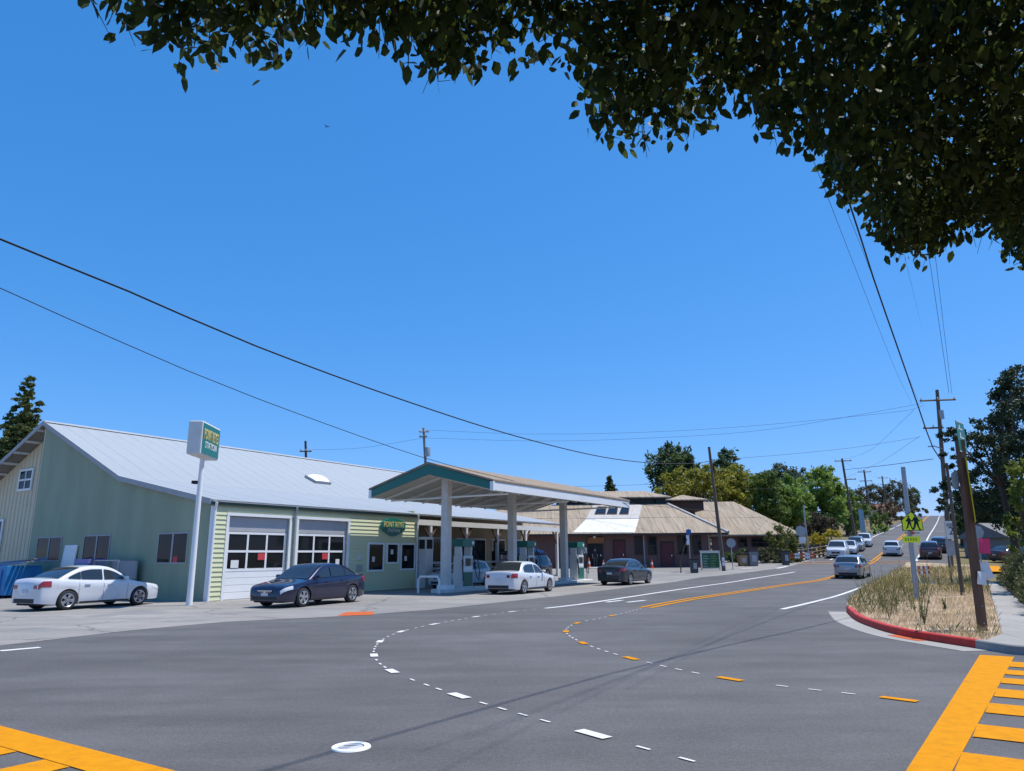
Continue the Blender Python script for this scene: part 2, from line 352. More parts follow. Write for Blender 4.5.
strip2 = strip('kerb_overspray', offset(kerbC[int(len(kerbC)*.66):int(len(kerbC)*.80)], .12), .2, M_ORP, .011); tag(strip2, 'spilled red paint on the gutter below the red kerb', 'paint')
# ---- markings
mk = struct(bpy.data.objects.new('road_markings', None)); COL.objects.link(mk)
def mark(name, P, w, m, dz=.008): return strip(name, catmull([np.array(p) for p in P], 1.5), w, m, dz, mk)
yo = yel_all
strip('centre_line', offset(yo, -.17), .16, M_YEL, .012, mk); strip('centre_line', offset(yo, .17), .16, M_YEL, .012, mk)
mark('edge_line', [g2(*p) for p in [(545, 608.5), (580, 604.5), (640, 595.5), (690, 588), (745, 580), (795, 572)]], .2, M_WHP)
mark('edge_line', [g2(*p) for p in [(782, 609.5), (812, 602.5), (840, 595), (868, 585), (893, 573)]], .17, M_WHP)
strip('edge_line', offset(hill[6:], -3.9), .2, M_WHP, .02, mk); strip('edge_line', offset(hill[7:], 3.6), .2, M_WHP, .02, mk)
mark('stop_line', [g2(0, 651.5), g2(40, 648)], .22, M_WHP); mark('lane_dash', [g2(606, 602.5), g2(622, 600.5)], .2, M_WHP); mark('lane_dash', [g2(627, 602.5), g2(645, 600.5)], .2, M_WHP)
mark('lane_dash', [g2(777, 568.5), g2(787, 566.5)], .3, M_WHP); mark('lane_dash', [g2(741, 568.6), g2(752, 568)], .25, M_WHP)
for a in (0, 3.2):   # far crosswalk
    p = np.array(g2(800, 564))+np.array([.3, .85])*a; q = np.array(g2(935, 563))+np.array([.3, .85])*a; strip('far_crosswalk_line', [p+(q-p)*i/8 for i in range(9)], .45, M_CWF, .014, mk)
# ladder crosswalk on the right
bL0 = np.array(g2(908, 771)); bL1 = np.array(g2(980, 655.5))
du = (bL1-bL0)/np.linalg.norm(bL1-bL0); dn = np.array([du[1], -du[0]])
st = bL0-du*2.2; ln = np.linalg.norm(bL1-st)
drape('crosswalk_band', [tuple(st), tuple(st+dn*.24), tuple(bL1+dn*.47), tuple(bL1)], M_YEL, .008, mk)
for i, (ya, yb_) in enumerate([(663.5, 668.5), (671.5, 676.5), (680, 686), (692, 700), (707, 718), (730, 744), (762, 782)]):
    pa = np.array(g2(1024, ya)); pb = np.array(g2(1024, yb_))
    sa = (pa-bL0)@du; sb = (pb-bL0)@du; w = abs(sa-sb); s = (sa+sb)/2
    c = bL0+du*s; strip('crosswalk_rung', [c+dn*(.25+.22*max(0, min(1, (s+2.2)/ln))+j) for j in (0, 1, 2, 2.6)], max(.22, w), M_YEL, .0095, mk)
strip('crosswalk_band', [st+dn*3.35+du*ln*i/4 for i in range(5)], .48, M_YEL, .008, mk)
# crosswalk at the left
cA = np.array(g2(0, 726)); cB = np.array(g2(178, 772)); dl = (cB-cA)/np.linalg.norm(cB-cA); dm = np.array([dl[1], -dl[0]])
if dm[1] > 0: dm = -dm
strip('crosswalk_band', [cA-dl*4+dm*.2, cA+dm*.2, cB+dm*.2, cB+dl*1.5+dm*.2], .38, M_YEL, .008, mk)
for s in np.arange(-3.4, 5, .92):
    c = cA+dl*(s-.1)+dm*.40; strip('crosswalk_rung', [c, c+dm*1.2, c+dm*2.4], .42, M_YEL, .008, mk)
strip('crosswalk_band', [cA-dl*4+dm*3.2, cB+dl*1.5+dm*3.2], .5, M_YEL, .008, mk)
# guide tabs through the turn
wt = [(545, 608.5), (512, 612), (476, 617), (434, 624.5), (401, 632), (380, 642), (374, 656), (392, 672), (459, 697), (593, 735), (740, 775)]
yt = [(645, 608), (612, 616), (577, 623.5), (566, 632), (583, 643.5), (631, 659), (730, 679.5), (899, 700.5), (960, 709)]
for pts, mm, nm in ((wt, M_WHP, 'white_guide_tab'), (yt, M_YEL, 'yellow_guide_tab')):
    W = [np.array(g2(*p)) for p in pts]; cv = catmull(W, .12)
    acc = 0
    for i in range(len(W)):
        if i in (0, len(W)-1): continue
        d = W[i+1]-W[i-1]; d /= np.linalg.norm(d); strip(nm, [W[i]-d*.2, W[i]+d*.2], .13, mm, .011, mk)
    for i in range(1, len(cv)-3):
        acc += np.linalg.norm(cv[i]-cv[i-1])
        if acc > .37:
            acc = 0
            if min(np.linalg.norm(cv[i]-w) for w in W) > .35:
                d = cv[i+1]-cv[i]; d /= np.linalg.norm(d); strip('guide_dash', [cv[i], cv[i]+d*.16], .035, M_WHP, .009, mk)
# survey cover painted white
o = drape('driveway_marking', [g2(*p) for p in [(982, 573.5), (1004, 573.5), (999, 567.5), (980, 567.5)]], M_YEL, .135); tag(o, 'yellow painted crossing patch at the far end of the sidewalk', 'marking')
c = g(351, 748.5); t = thing('survey_cover', 'round white painted survey cover set in the asphalt', 'manhole cover', (c.x, c.y, 0))
ob('ring', MB().lathe([(.115, .004), (.118, .014), (.17, .014), (.176, .003)], 36), M_WHITE, t)
ob('lid', MB().lathe([(.0005, .011), (.09, .011), (.105, .009), (.108, .003)], 30), mat('worn_white_paint', (.42, .42, .43), .6, .35, 30), t)
ob('pry_slot', MB().box(-.07, .05, .03, .042, .0108, .0125), M_DARK, t)
# ================================================================ SERVICE STATION BUILDING (local x along the front, y into the building)
M_SAGE = mat('sage_green_wall', (.29, .335, .232), .85, .12, .9, .15, 40, stretch=(1, 1, .22))
M_BOARD = mat('pale_green_siding', (.62, .63, .40), .75, .07, 1.2, .1, 30, stretch=(.4, 3, 3))
M_CREAM = mat('cream_boards', (.62, .54, .38), .8, .08, 1.5, .1, 30, stretch=(3, 3, .4)); M_TRIMG = mat('grey_fascia', (.34, .35, .36), .6, .08, 2)
M_ROOFW = mat('white_metal_roof', (.30, .33, .352), .55, .09, .5, .03, 12, metal=.0, stretch=(1, .35, 1)); M_SOFF = mat('soffit_boards', (.20, .185, .165), .85, .15, 2)
M_DOORW = mat('white_door_panel', (.80, .805, .80), .5, .05, 1.5); M_HEAD = mat('shade_grey_door_header', (.40, .40, .41), .6, .06, 1)  # header's dull grey is the shade above the doors, put into its colour
M_PINK = mat('red_notice', (.55, .05, .06), .6, 0); M_PAPER = mat('paper', (.7, .7, .68), .8, .05, 8); M_CARD = mat('cardboard', (.33, .2, .1), .9, .12, 5)
st = thing('service_station', 'green service station building with white metal roof and two garage doors', 'building', (C0[0], C0[1], 0), RZ)
# wall core of the garage front with real openings
wf = MB()
D1, D2 = (.80, 4.02), (4.56, 7.75)
for x0, x1, z0, z1 in [(0, D1[0], 0, 3.95), (D1[1], D2[0], 0, 3.95), (D2[1], 13.1, 0, 3.95), (D1[0], D1[1], 3.42, 3.95), (D2[0], D2[1], 3.42, 3.95)]:
    wf.box(x0, x1, .03, .2, z0, z1)
wall = ob('front_wall', wf, M_BOARD, st)
ub = MB(); ub.add([(0, .03, 0), (1, .03, 0), (1, .03, 1), (0, .03, 1), (0, -.022, 0), (1, -.022, 0), (1, .012, 1), (0, .012, 1)], [(0, 1, 2, 3), (4, 7, 6, 5), (0, 4, 5, 1), (3, 2, 6, 7), (0, 3, 7, 4), (1, 5, 6, 2)])
ubm = ub.mesh('board', M_BOARD)
hb = .19; z = 0.02
while z < 3.92:
    segs = [(0.0, D1[0]-.12), (D1[1]+.12, D2[0]-.12), (D2[1]+.12, 13.1)] if z < 3.38 else [(0, 13.1)]
    for a, c in segs:
        if c-a > .05: link('board', ubm, wall, (a, 0, z), scale=(c-a, 1, min(hb+.012, 3.95-z)))
    z += hb
def garage(x0, x1, seed):
    d = box('garage_door', M_DOORW, st, x0, x1, .14, .18, 0, 2.78)
    w = x1-x0
    for i in range(4): box('door_panel', M_DOORW, d, x0+.02, x1-.02, .112, .139, .02+i*.285, .02+i*.285+.272, .008)
    for r in range(2):
        for c in range(3):
            a = x0+.1+c*(w-.2)/3; e = a+(w-.2)/3; zz = 1.22+r*.75
            box('pane', M_GLASS, d, a+.04, e-.04, .128, .139, zz+.04, zz+.70)
    for c in range(4):
        a = x0+.1+c*(w-.2)/3; box('muntin', M_WHITE, d, a-.045, a+.045, .105, .1385, 1.18, 2.72)
    for zz in (1.19, 1.96, 2.715): box('rail', M_WHITE, d, x0+.02, x1-.02, .102, .1385, zz-.045, zz+.045)
    box('header_panel', M_HEAD, st, x0, x1, .10, .16, 2.79, 3.40)
    t = .13
    for a in (x0-t, x1): box('door_trim', M_WHITE, st, a, a+t, -.035, .13, 0, 3.42)
    box('door_trim', M_WHITE, st, x0-t, x1+t, -.04, .128, 3.42, 3.54)
    ob('notice', MB().box(x0+w*.52, x0+w*.64, .100, .104, 1.60, 1.88), M_PINK, d)
    ob('paper', MB().box(x0+w*(.1 if seed else .8), x0+w*(.22 if seed else .88), .100, .104, 1.28, 1.6), M_PAPER, d)
garage(*D1, 1); garage(*D2, 0)
# windows of the shop front
for x0, x1, z0, z1 in [(9.2, 10.45, .95, 2.42), (10.62, 11.62, 1.32, 2.42), (11.75, 13.0, .97, 2.42)]:
    f = MB(); t = .1
    f.box(x0, x0+t, -.06, .03, z0, z1).box(x1-t, x1, -.06, .03, z0, z1).box(x0+t, x1-t, -.06, .03, z0, z0+t).box(x0+t, x1-t, -.06, .03, z1-t, z1)
    wd = ob('window', f, M_WHITE, st); box('pane', M_GLASS, wd, x0+t, x1-t, -.03, -.015, z0+t, z1-t)
    box('poster', M_PAPER, wd, x0+.35, x0+.55, -.034, -.031, z0+.5, z0+.75)
box('meter_box', M_TRIMG, st, 8.45, 8.75, -.12, -.02, 1.0, 1.3, .01); box('meter_box', M_OFFW, st, 8.45, 8.7, -.09, -.02, 1.55, 1.75, .01)
for x in (-.02, 4.25, 13.05):
    p = MB(); p.tube([(x+.04, -.09, 0), (x+.04, -.09, 3.6), (x+.04, -.16, 3.92)], .055, 8); ob('downspout', p, M_WHITE if x != 4.25 else M_TRIMG, st)
box('corner_board', M_WHITE, st, -.03, .13, -.05, .13, 0, 3.9)
# gable end: green half flush, cream half set back
ob('gable_wall', MB().prism([(0.03, 0), (14.5, 0), (14.5, 8.62), (6.8, 5.22), (0.03, 3.9)], 'x', 0, .2), M_SAGE, st)
for y0, y1, z0, z1 in [(11.4, 13.75, 1.6, 2.80), (7.2, 9.45, 1.48, 2.80), (1.45, 3.55, 1.47, 2.77)]:
    f = MB(); t = .06
    for q in [(y0, y0+t, z0, z1), (y1-t, y1, z0, z1), (y0+t, y1-t, z0, z0+t), (y0+t, y1-t, z1-t, z1), ((y0+y1)/2-.05, (y0+y1)/2+.05, z0+t, z1-t)]: f.box(-.035, .01, *q)
    w = ob('window', f, M_TRIMG, st); m_ = (y0+y1)/2
    box('pane', M_GLASS, w, -.014, -.004, y0+t, m_-.05, z0+t, z1-t); box('pane', M_GLASS, w, -.014, -.004, m_+.05, y1-t, z0+t, z1-t)
    if y0 > 11: box('cardboard_sheet', M_CARD, w, -.03, -.016, m_+.06, y1-.07, z0+.06, z0+.6)
    if y0 < 2: box('red_notice', M_PINK, w, -.02, -.016, m_-.42, m_-.12, z0+.07, z0+.3)
cw = ob('cream_wall', MB().prism([(14.5, 0), (23.2, 0), (23.2, 4.75), (14.5, 8.62)], 'x', .62, .82), M_CREAM, st)
for i in range(21):
    y = 14.75+i*.4; h = 8.55-(y-14.5)*.445; box('batten', M_CREAM, cw, .595, .618, y-.02, y+.02, .1, h)
box('return_wall', M_CREAM, st, .02, .62, 14.5, 14.62, 0, 8.5)
for y0, y1, z0, z1 in [(16.4, 17.9, 5.35, 6.55), (18.9, 20.3, 2.1, 3.9)]:
    f = MB(); t = .12
    for q in [(y0, y0+t, z0, z1), (y1-t, y1, z0, z1), (y0+t, y1-t, z0, z0+t), (y0+t, y1-t, z1-t, z1), (y0+t, y1-t, (z0+z1)/2-.05, (z0+z1)/2+.05), ((y0+y1)/2-.03, (y0+y1)/2+.03, z0+t, z1-t)]: f.box(.53, .594, *q)
    w = ob('window', f, M_WHITE, st); box('pane', M_GLASS, w, .56, .575, y0+t, y1-t, z0+t, z1-t)
box('vent', M_DARK, st, .59, .615, 17.75, 18.1, .55, .95)
# roof: porch slope, main slope, back slope; separate metal sheets
prof = [(-.05, 4.04), (6.8, 5.40), (14.5, 8.80), (23.9, 4.62)]; XL, XR = -.16, 30.2
deck = MB()
for (ya, za), (yb, zb) in zip(prof[:-1], prof[1:]): deck.add([(x, y, zz+dz) for dz in (-.14, -.02) for x, y, zz in [(XL, ya, za), (XR, ya, za), (XR, yb, zb), (XL, yb, zb)]], [(0, 1, 2, 3), (4, 7, 6, 5), (0, 4, 5, 1), (2, 6, 7, 3), (0, 3, 7, 4), (1, 5, 6, 2)])
rf = ob('roof', deck, M_SOFF, st)
for k, ((ya, za), (yb, zb)) in enumerate(zip(prof[:-1], prof[1:])):
    L_ = math.hypot(yb-ya, zb-za); an = math.atan2(zb-za, yb-ya); pw = (XR-XL)/34; s = MB()
    P = []
    for j in range(1):
        u = 0
        P += [(u, 0), (u+.008, .007), (u+.03, .007), (u+.038, 0)]
    P += [(pw, 0)]
    ext = .06 if k == 0 else 0
    s.grid([[(u, -ext, h) for u, h in P], [(u, L_+.02, h) for u, h in P]]); s.grid([[(u, -ext, h-.012) for u, h in P], [(u, -ext, h) for u, h in P]])
    pm = s.mesh('roof_panel', M_ROOFW, fix=False)
    for i in range(34):
        if k == 2 and i > 6: continue
        link('roof_panel', pm, rf, (XL+i*pw, ya, za+random.uniform(0, .004)), rot=(an, 0, 0))
    # rake fascia
    q = MB(); q.add([(x, y, zz+dz) for x in (XL-.05, XL-.004) for y, zz, dz in [(ya, za, -.2), (yb, zb, -.2), (yb, zb, .03), (ya, za, .03)]], [(0, 1, 2, 3), (4, 7, 6, 5), (0, 4, 5, 1), (1, 5, 6, 2), (2, 6, 7, 3), (3, 7, 4, 0)])
    ob('rake_fascia', q, M_TRIMG, rf)
for i in range(8):
    y = 15.0+i*1.12; zz = 8.80-(y-14.5)*.4447-.2; box('purlin', M_OFFW, rf, XL+.002, .617, y-.05, y+.05, zz-.06, zz+.06)
ob('ridge_cap', MB().prism([(14.25, 8.74), (14.5, 8.87), (14.75, 8.74), (14.5, 8.83)], 'x', XL, XR), M_ROOFW, rf)
box('eave_fascia', mat('dark_green_fascia', (.06, .085, .06), .7, .1, 3), rf, XL, 13.0, -.075, -.04, 3.78, 3.95)
g_ = MB(); g_.grid([[(x, -.08+.045*math.cos(a), 4.0+.045*math.sin(a)) for a in np.linspace(math.pi, 2*math.pi, 7)] for x in (XL, XR)]); ob('gutter', g_, M_WHITE, rf)
sk = thing('roof_skylight', 'low bubble skylight on the white metal roof', 'skylight')
sk.parent = st; del sk['label'], sk['category']; sk.location = (14.4, 9.4, 6.5); sk.rotation_euler = (math.atan2(3.4, 7.7), 0, 0); sk.name = 'skylight'
ob('kerb_frame', MB().box(-.7, .7, -.55, .55, 0, .22), M_TRIMG, sk, bev=.02)
bub = MB(); bub.grid([[(x, y, .22+.22*max(0, (1-(x/.66)**2))**.5*max(0, (1-(y/.5)**2))**.5) for x in np.linspace(-.66, .66, 9)] for y in np.linspace(-.5, .5, 7)]); ob('dome', bub, M_WHITE, sk, smooth=True)
# porch under the long eave: shop wall set back, deck, posts, brackets, rail
box('porch_floor', M_LOT, st, 13.1, 30.0, .1, 3.2, 0, .32)
sw_ = box('shop_wall', mat('porch_shop_wall', (.30, .235, .15), .8, .15, 2), st, 13.1, 30.0, 3.2, 3.4, 0, 4.3)
box('end_wall', M_BOARD, st, 13.1, 13.25, .2, 3.2, 0, 4.2)
for i, x in enumerate([14.2, 16.3, 18.6, 21.2, 23.0, 25.6, 27.8]):
    w_ = 1.75 if i % 3 else 1.9
    f = box('window' if i % 3 else 'shop_door', M_OFFW, sw_, x, x+w_, 3.12, 3.198, .35 if i % 3 == 0 else 1.1, 2.9, .01); box('pane', M_GLASS, f, x+.1, x+w_-.1, 3.1, 3.118, .5 if i % 3 == 0 else 1.2, 2.8)
box('porch_beam', M_OFFW, st, 13.1, 30.0, -.1, .08, 3.42, 3.72)
for x in [14.35, 17.9, 21.4, 25.0, 29.6]:
    p = box('porch_post', M_OFFW, st, x-.09, x+.09, -.09, .075, 0, 3.42)
    for s in (-1, 1): ob('bracket', MB().tube([(x+s*.07, 0, 2.55), (x+s*.25, 0, 2.95), (x+s*.62, 0, 3.42)], .06, 6), M_POST, p)
for z0 in (.95, 1.28):
    box('porch_rail', M_OFFW, st, 14.5, 24.8, -.05, .05, z0, z0+.12)
box('rail_panel', M_OFFW, st, 14.5, 24.8, -.03, .03, .32, .72)
box('porch_step', M_OFFW, st, 13.3, 17.5, -.5, -.1, 0, .3, .02)
# shop sign on the front: shield outline with two lines
sg = thing('shop_sign', 'teal shield shaped sign with gold lettering on the green siding', 'sign', grid2(11.05, .06).tolist()+[3.25], RZ)
sh = [(-.98, .22), (-.55, .4), (0, .47), (.55, .4), (.98, .22), (.93, -.14), (.62, -.3), (.25, -.46), (0, -.5), (-.25, -.46), (-.62, -.3), (-.93, -.14)]
ob('border', MB().prism(sh, 'y', -.07, 0.0), mat('sign_border', (.012, .21, .19), .4, 0), sg); ob('face', MB().prism([(x*.94, z*.92) for x, z in sh], 'y', -.085, -.0705), M_SIGNG, sg)
link('lettering', text_mesh('POINT REYES', .46, M_GOLD, sx=.6), sg, (0, -.092, .09), rot=(R(90), 0, 0)); link('lettering', text_mesh('STATION', .25, M_WHITE, sx=.95), sg, (0, -.092, -.2), rot=(R(90), 0, 0))
# ================================================================ PUMP CANOPY
M_CSOF = mat('canopy_soffit', (.50, .46, .40), .8, .1, 1); M_SHING = mat('tan_shingles', (.24, .185, .13), .9, .25, 3, .4, 20); M_COLW = mat('painted_column', (.60, .575, .53), .6, .08, 2)
cp = thing('fuel_canopy', 'gabled fuel canopy on square columns with teal fascia over the pumps', 'canopy', (C0[0], C0[1], 0), RZ)
YC = -4.45; TE = (8.5, 24.2); HW = 3.68; ZE, ZR = 4.95, 5.98
def zc(y): return ZR-(ZR-ZE)*abs(y-YC)/HW
for x, wd in ((9.95, .19), (16.1, .19), (22.3, .19)):
    h = 5.58; c = box('column', M_COLW, cp, x-wd, x+wd, YC-wd, YC+wd, 0.14, h, .015)
    box('base_plate', M_WHITE, c, x-wd-.12, x+wd+.12, YC-wd-.12, YC+wd+.12, .14, .34, .02)
for s in (-1, 1):
    ye = YC+s*HW
    ob('soffit', MB().prism([(YC, ZR-.42), (ye, ZE-.30), (ye, ZE-.22), (YC, ZR-.34)], 'x', TE[0]+.06, TE[1]-.06), M_CSOF, cp)
    ob('roof_deck', MB().prism([(YC, ZR+.05), (ye-s*-.08, ZE+.03), (ye-s*-.08, ZE+.12), (YC, ZR+.16)], 'x', TE[0]-.1, TE[1]+.1), M_SHING, cp)
    ob('gable_fascia', MB().prism([(YC, ZR-.44), (ye, ZE-.34), (ye, ZE+.02), (YC, ZR+.04)], 'x', TE[0]-.06, TE[0]), M_TEAL, cp)
    ob('gable_fascia', MB().prism([(YC, ZR-.44), (ye, ZE-.34), (ye, ZE+.02), (YC, ZR+.04)], 'x', TE[1], TE[1]+.06), M_TEAL, cp)
    box('eave_fascia', M_WHITE, cp, TE[0]+.002, TE[1]-.002, min(ye, ye+s*.06), max(ye, ye+s*.06), ZE-.36, ZE+.02)
    n = 9
    for i in range(n):
        y0 = YC+s*(HW*(i+.5)/n); zz = zc(y0)-.33
    for i in range(10):
        x = TE[0]+1.0+i*(TE[1]-TE[0]-2)/9
        ob('rafter', MB().prism([(YC, ZR-.43-.12), (ye-s*.1, ZE-.31-.12), (ye-s*.1, ZE-.31), (YC, ZR-.43)], 'x', x-.05, x+.05), M_COLW, cp)
    ob('corner_block', MB().box(TE[0]-.09, TE[0]+.04, ye-.09, ye+.09, ZE-.38, ZE+.03), M_WHITE, cp)
for x in (9.95, 16.1, 22.3):
    ob('tie_beam', MB().tube([(x, YC-HW+.1, ZE-.42), (x, YC+HW-.1, ZE-.42)], .05, 8), M_WHITE, cp)
for x in (11., 14.5, 19, 23):
    ob('canopy_light', MB().lathe([(.0005, -.1), (.14, -.09), (.17, -.03), (.17, 0)], 16, c=(x, YC-1.1, zc(YC-1.1)-.40)), M_OFFW, cp, smooth=True)
# island, pumps, hoops
isl = thing('pump_island', 'low white concrete pump island under the canopy', 'kerb island', (C0[0], C0[1], 0), RZ)
ip = [(9.5, YC-.55), (25.2, YC-.55), (25.6, YC-.2), (25.6, YC+.2), (25.2, YC+.55), (9.5, YC+.55), (9.1, YC+.2), (9.1, YC-.2)]
ob('island_slab', MB().prism(ip, 'z', -.05, .16), M_OFFW, isl, bev=.02)
M_PUMPW = mat('pump_white', (.62, .63, .62), .4, .05, 4); M_PUMPG = mat('pump_green', (.01, .13, .085), .4, .05, 4); M_SCREEN = mat('pump_screen', (.03, .035, .04), .15, 0)
def pump(x, label):
    p = thing('fuel_pump', label, 'fuel pump', grid2(x, -YC).tolist()+[.16], RZ, 'fuel pumps on the island')
    ob('cabinet', MB().box(-.46, .46, -.28, .28, 0, 1.55), M_PUMPW, p, bev=.02); 
    ob('lower_panel', MB().box(-.40, .40, -.30, -.284, .08, .75), M_PUMPG, p); ob('end_panel', MB().box(-.485, -.464, -.24, .24, .08, .7), M_PUMPW, p)
    ob('header', MB().box(-.52, .52, -.34, .34, 2.0, 2.36), M_TEAL, p, bev=.02)
    for sx in (-.42, .42):
        ob('header_post', MB().box(sx-.06, sx+.06, -.2, .2, 1.555, 1.997), M_PUMPW, p)
    ob('display', MB().box(-.2, .2, -.30, -.284, 1.05, 1.42), M_SCREEN, p); ob('price_plate', MB().box(-.38, .38, -.294, -.284, .82, 1.0), M_WHITE, p)
    ob('keypad', MB().box(.24, .4, -.31, -.284, 1.1, 1.4), M_GREYM, p)
    ob('logo_patch', MB().lathe([(.0005, -.347), (.09, -.347), (.09, -.342)], 16, axis='y', c=(.36, 0, 2.18)), M_WHITE, p)
    for sx in (-1, 1):
        n = ob('nozzle', MB().tube([(sx*.5, -.3, 1.0), (sx*.53, -.36, 1.2), (sx*.5, -.28, 1.35)], [.025, .05, .03], 7), M_BLACK, p)
        ob('hose', MB().tube([(sx*.5, -.3, 1.98), (sx*.62, -.42, 1.5), (sx*.72, -.5, .75), (sx*.68, -.48, .35), (sx*.6, -.42, .5), (sx*.53, -.34, .98)], .024, 7), M_BLACK, p, smooth=True)
pump(11.4, 'green and white fuel pump beside the nearest canopy column'); pump(17.7, 'fuel pump beside the middle canopy column behind the white sedan'); pump(24.0, 'fuel pump beside the farthest canopy column with green base')
def hoop(x, p, w, label, ang=0):
    c = grid2(x, p); t = ob('hoop_bollard', MB().tube([(-w, 0, -.05), (-w, 0, .62), (-w+.12, 0, .76), (w-.12, 0, .76), (w, 0, .62), (w, 0, -.05)], .055, 10), M_WHITE, smooth=True, loc=(c[0], c[1], terr(c[1])), rz=RZ+ang)
    tag(t, label, 'bollard', 'white pipe hoops guarding the pumps')
hoop(8.7, -YC-.05, .62, 'white pipe hoop bollard before the nearest canopy column', R(90)); hoop(26.5, -YC+.1, .6, 'white pipe hoop bollard at the far end of the pump island', R(90)); hoop(13.4, -YC+.85, .4, 'white pipe hoop bollard in front of the nearest pump', 0)
# ================================================================ POLE SIGN
sp = g(189, 605.5); ps = thing('pole_sign', 'white box sign with teal face high on a white pole', 'sign', (sp.x, sp.y, 0), R(94))
ob('pole', MB().tube([(0, 0, -.05), (0, 0, 3), (0, 0, 5.5)], [.115, .10, .085], 14), M_WHITE, ps, smooth=True); ob('floodlight', MB().box(-.1, .12, .08, .3, 4.45, 4.57), M_BLACK, ps, bev=.02)
ob('bracket', MB().tube([(0, .05, 4.47), (0, .2, 4.51)], .03, 6), M_BLACK, ps)
cab = ob('cabinet', MB().box(-1.0, 1.0, -.26, .26, 5.46, 6.73), M_OFFW, ps, bev=.05)
for s in (-1, 1):
    f = ob('face', MB().box(-.93, .93, min(s*.262, s*.275), max(s*.262, s*.275), 5.53, 6.66), M_SIGNG, ps)
    rot = (R(90), 0, 0) if s < 0 else (R(90), 0, R(180))
    link('lettering', text_mesh('POINT REYES', .58, M_GOLD, sx=.47), f, (0, s*.282, 6.25), rot=rot); link('lettering', text_mesh('STATION', .36, M_WHITE, sx=.85), f, (0, s*.282, 5.86), rot=rot)
# ================================================================ CARS
def curve(P, L, xs): P = np.array(P, float); return pchip(P[:, 0]*L, P[:, 1], xs)
SHAPES = dict(
 sedan=dict(L=4.6, W=1.80, wr=.325, ax=(.205, .795),
  zs=[(0, .58), (.012, .66), (.04, .72), (.10, .77), (.20, .84), (.27, .90), (.34, .925), (.5, .94), (.7, .975), (.82, 1.01), (.92, 1.03), (.975, 1.01), (.99, .95), (1, .86)],
  zr=[(.245, .88), (.29, .98), (.355, 1.16), (.42, 1.33), (.47, 1.405), (.53, 1.44), (.60, 1.445), (.68, 1.405), (.75, 1.30), (.82, 1.15), (.875, 1.02), (.90, .99)],
  ws=(.265, .45), rw=(.70, .865), sides=[(.325, .515), (.53, .70), (.705, .80)]),
 old_sedan=dict(L=4.4, W=1.70, wr=.30, ax=(.20, .79),
  zs=[(0, .55), (.012, .64), (.04, .69), (.12, .74), (.22, .80), (.28, .85), (.36, .87), (.5, .885), (.7, .91), (.82, .955), (.93, .97), (.985, .955), (.995, .9), (1, .82)],
  zr=[(.265, .84), (.31, .94), (.37, 1.12), (.43, 1.29), (.48, 1.37), (.55, 1.405), (.64, 1.405), (.71, 1.375), (.76, 1.28), (.81, 1.1), (.85, .97), (.87, .93)],
  ws=(.285, .46), rw=(.725, .84), sides=[(.345, .52), (.54, .70), (.705, .765)]),
 hatch=dict(L=4.3, W=1.79, wr=.315, ax=(.205, .815),
  zs=[(0, .58), (.012, .67), (.05, .74), (.12, .80), (.22, .88), (.30, .93), (.5, .95), (.8, .985), (.93, 1.0), (.985, .97), (.995, .9), (1, .8)],
  zr=[(.22, .88), (.27, .99), (.335, 1.19), (.40, 1.36), (.46, 1.44), (.55, 1.475), (.70, 1.47), (.80, 1.44), (.87, 1.38), (.905, 1.27), (.95, 1.08), (.978, .97)],
  ws=(.24, .42), rw=(.885, .962), sides=[(.30, .50), (.515, .70), (.715, .84)]),
 suv=dict(L=4.85, W=1.93, wr=.37, ax=(.195, .80),
  zs=[(0, .72), (.01, .84), (.04, .93), (.12, 1.0), (.22, 1.05), (.30, 1.08), (.5, 1.09), (.8, 1.12), (.95, 1.13), (.985, 1.1), (.995, 1.0), (1, .85)],
  zr=[(.235, 1.05), (.28, 1.16), (.335, 1.36), (.39, 1.56), (.44, 1.66), (.52, 1.71), (.68, 1.72), (.82, 1.69), (.90, 1.63), (.93, 1.52), (.965, 1.25), (.985, 1.1)],
  ws=(.255, .41), rw=(.912, .968), sides=[(.31, .49), (.505, .68), (.695, .86)]))
HWID = [(0, .70), (.008, .79), (.025, .86), (.06, .925), (.12, .97), (.22, .995), (.4, 1), (.7, 1), (.85, .985), (.93, .95), (.975, .89), (.993, .82), (1, .74)]
M_TYRE = mat('tyre_rubber', (.02, .02, .021), .8, .1, 12); M_RIM = mat('alloy_rim', (.5, .5, .52), .3, .05, 6, metal=.8); M_CGLASS = mat('car_glass', (.02, .026, .03), .03, 0, spec=.9)
M_TAIL = mat('tail_lamp_red', (.30, .008, .012), .15, 0, coat=.8); M_LAMP = mat('headlamp_lens', (.62, .64, .66), .12, .1, 20, coat=.8); M_PLATE = mat('licence_plate', (.55, .56, .6), .5, .2, 40); M_TRIMB = mat('black_plastic_trim', (.022, .022, .024), .6, .1, 8)
M_AMB = mat('amber_lens', (.6, .16, .03), .2, 0, coat=.5); M_CHROME = mat('chrome', (.6, .6, .62), .12, 0, metal=1.)
WH = {}
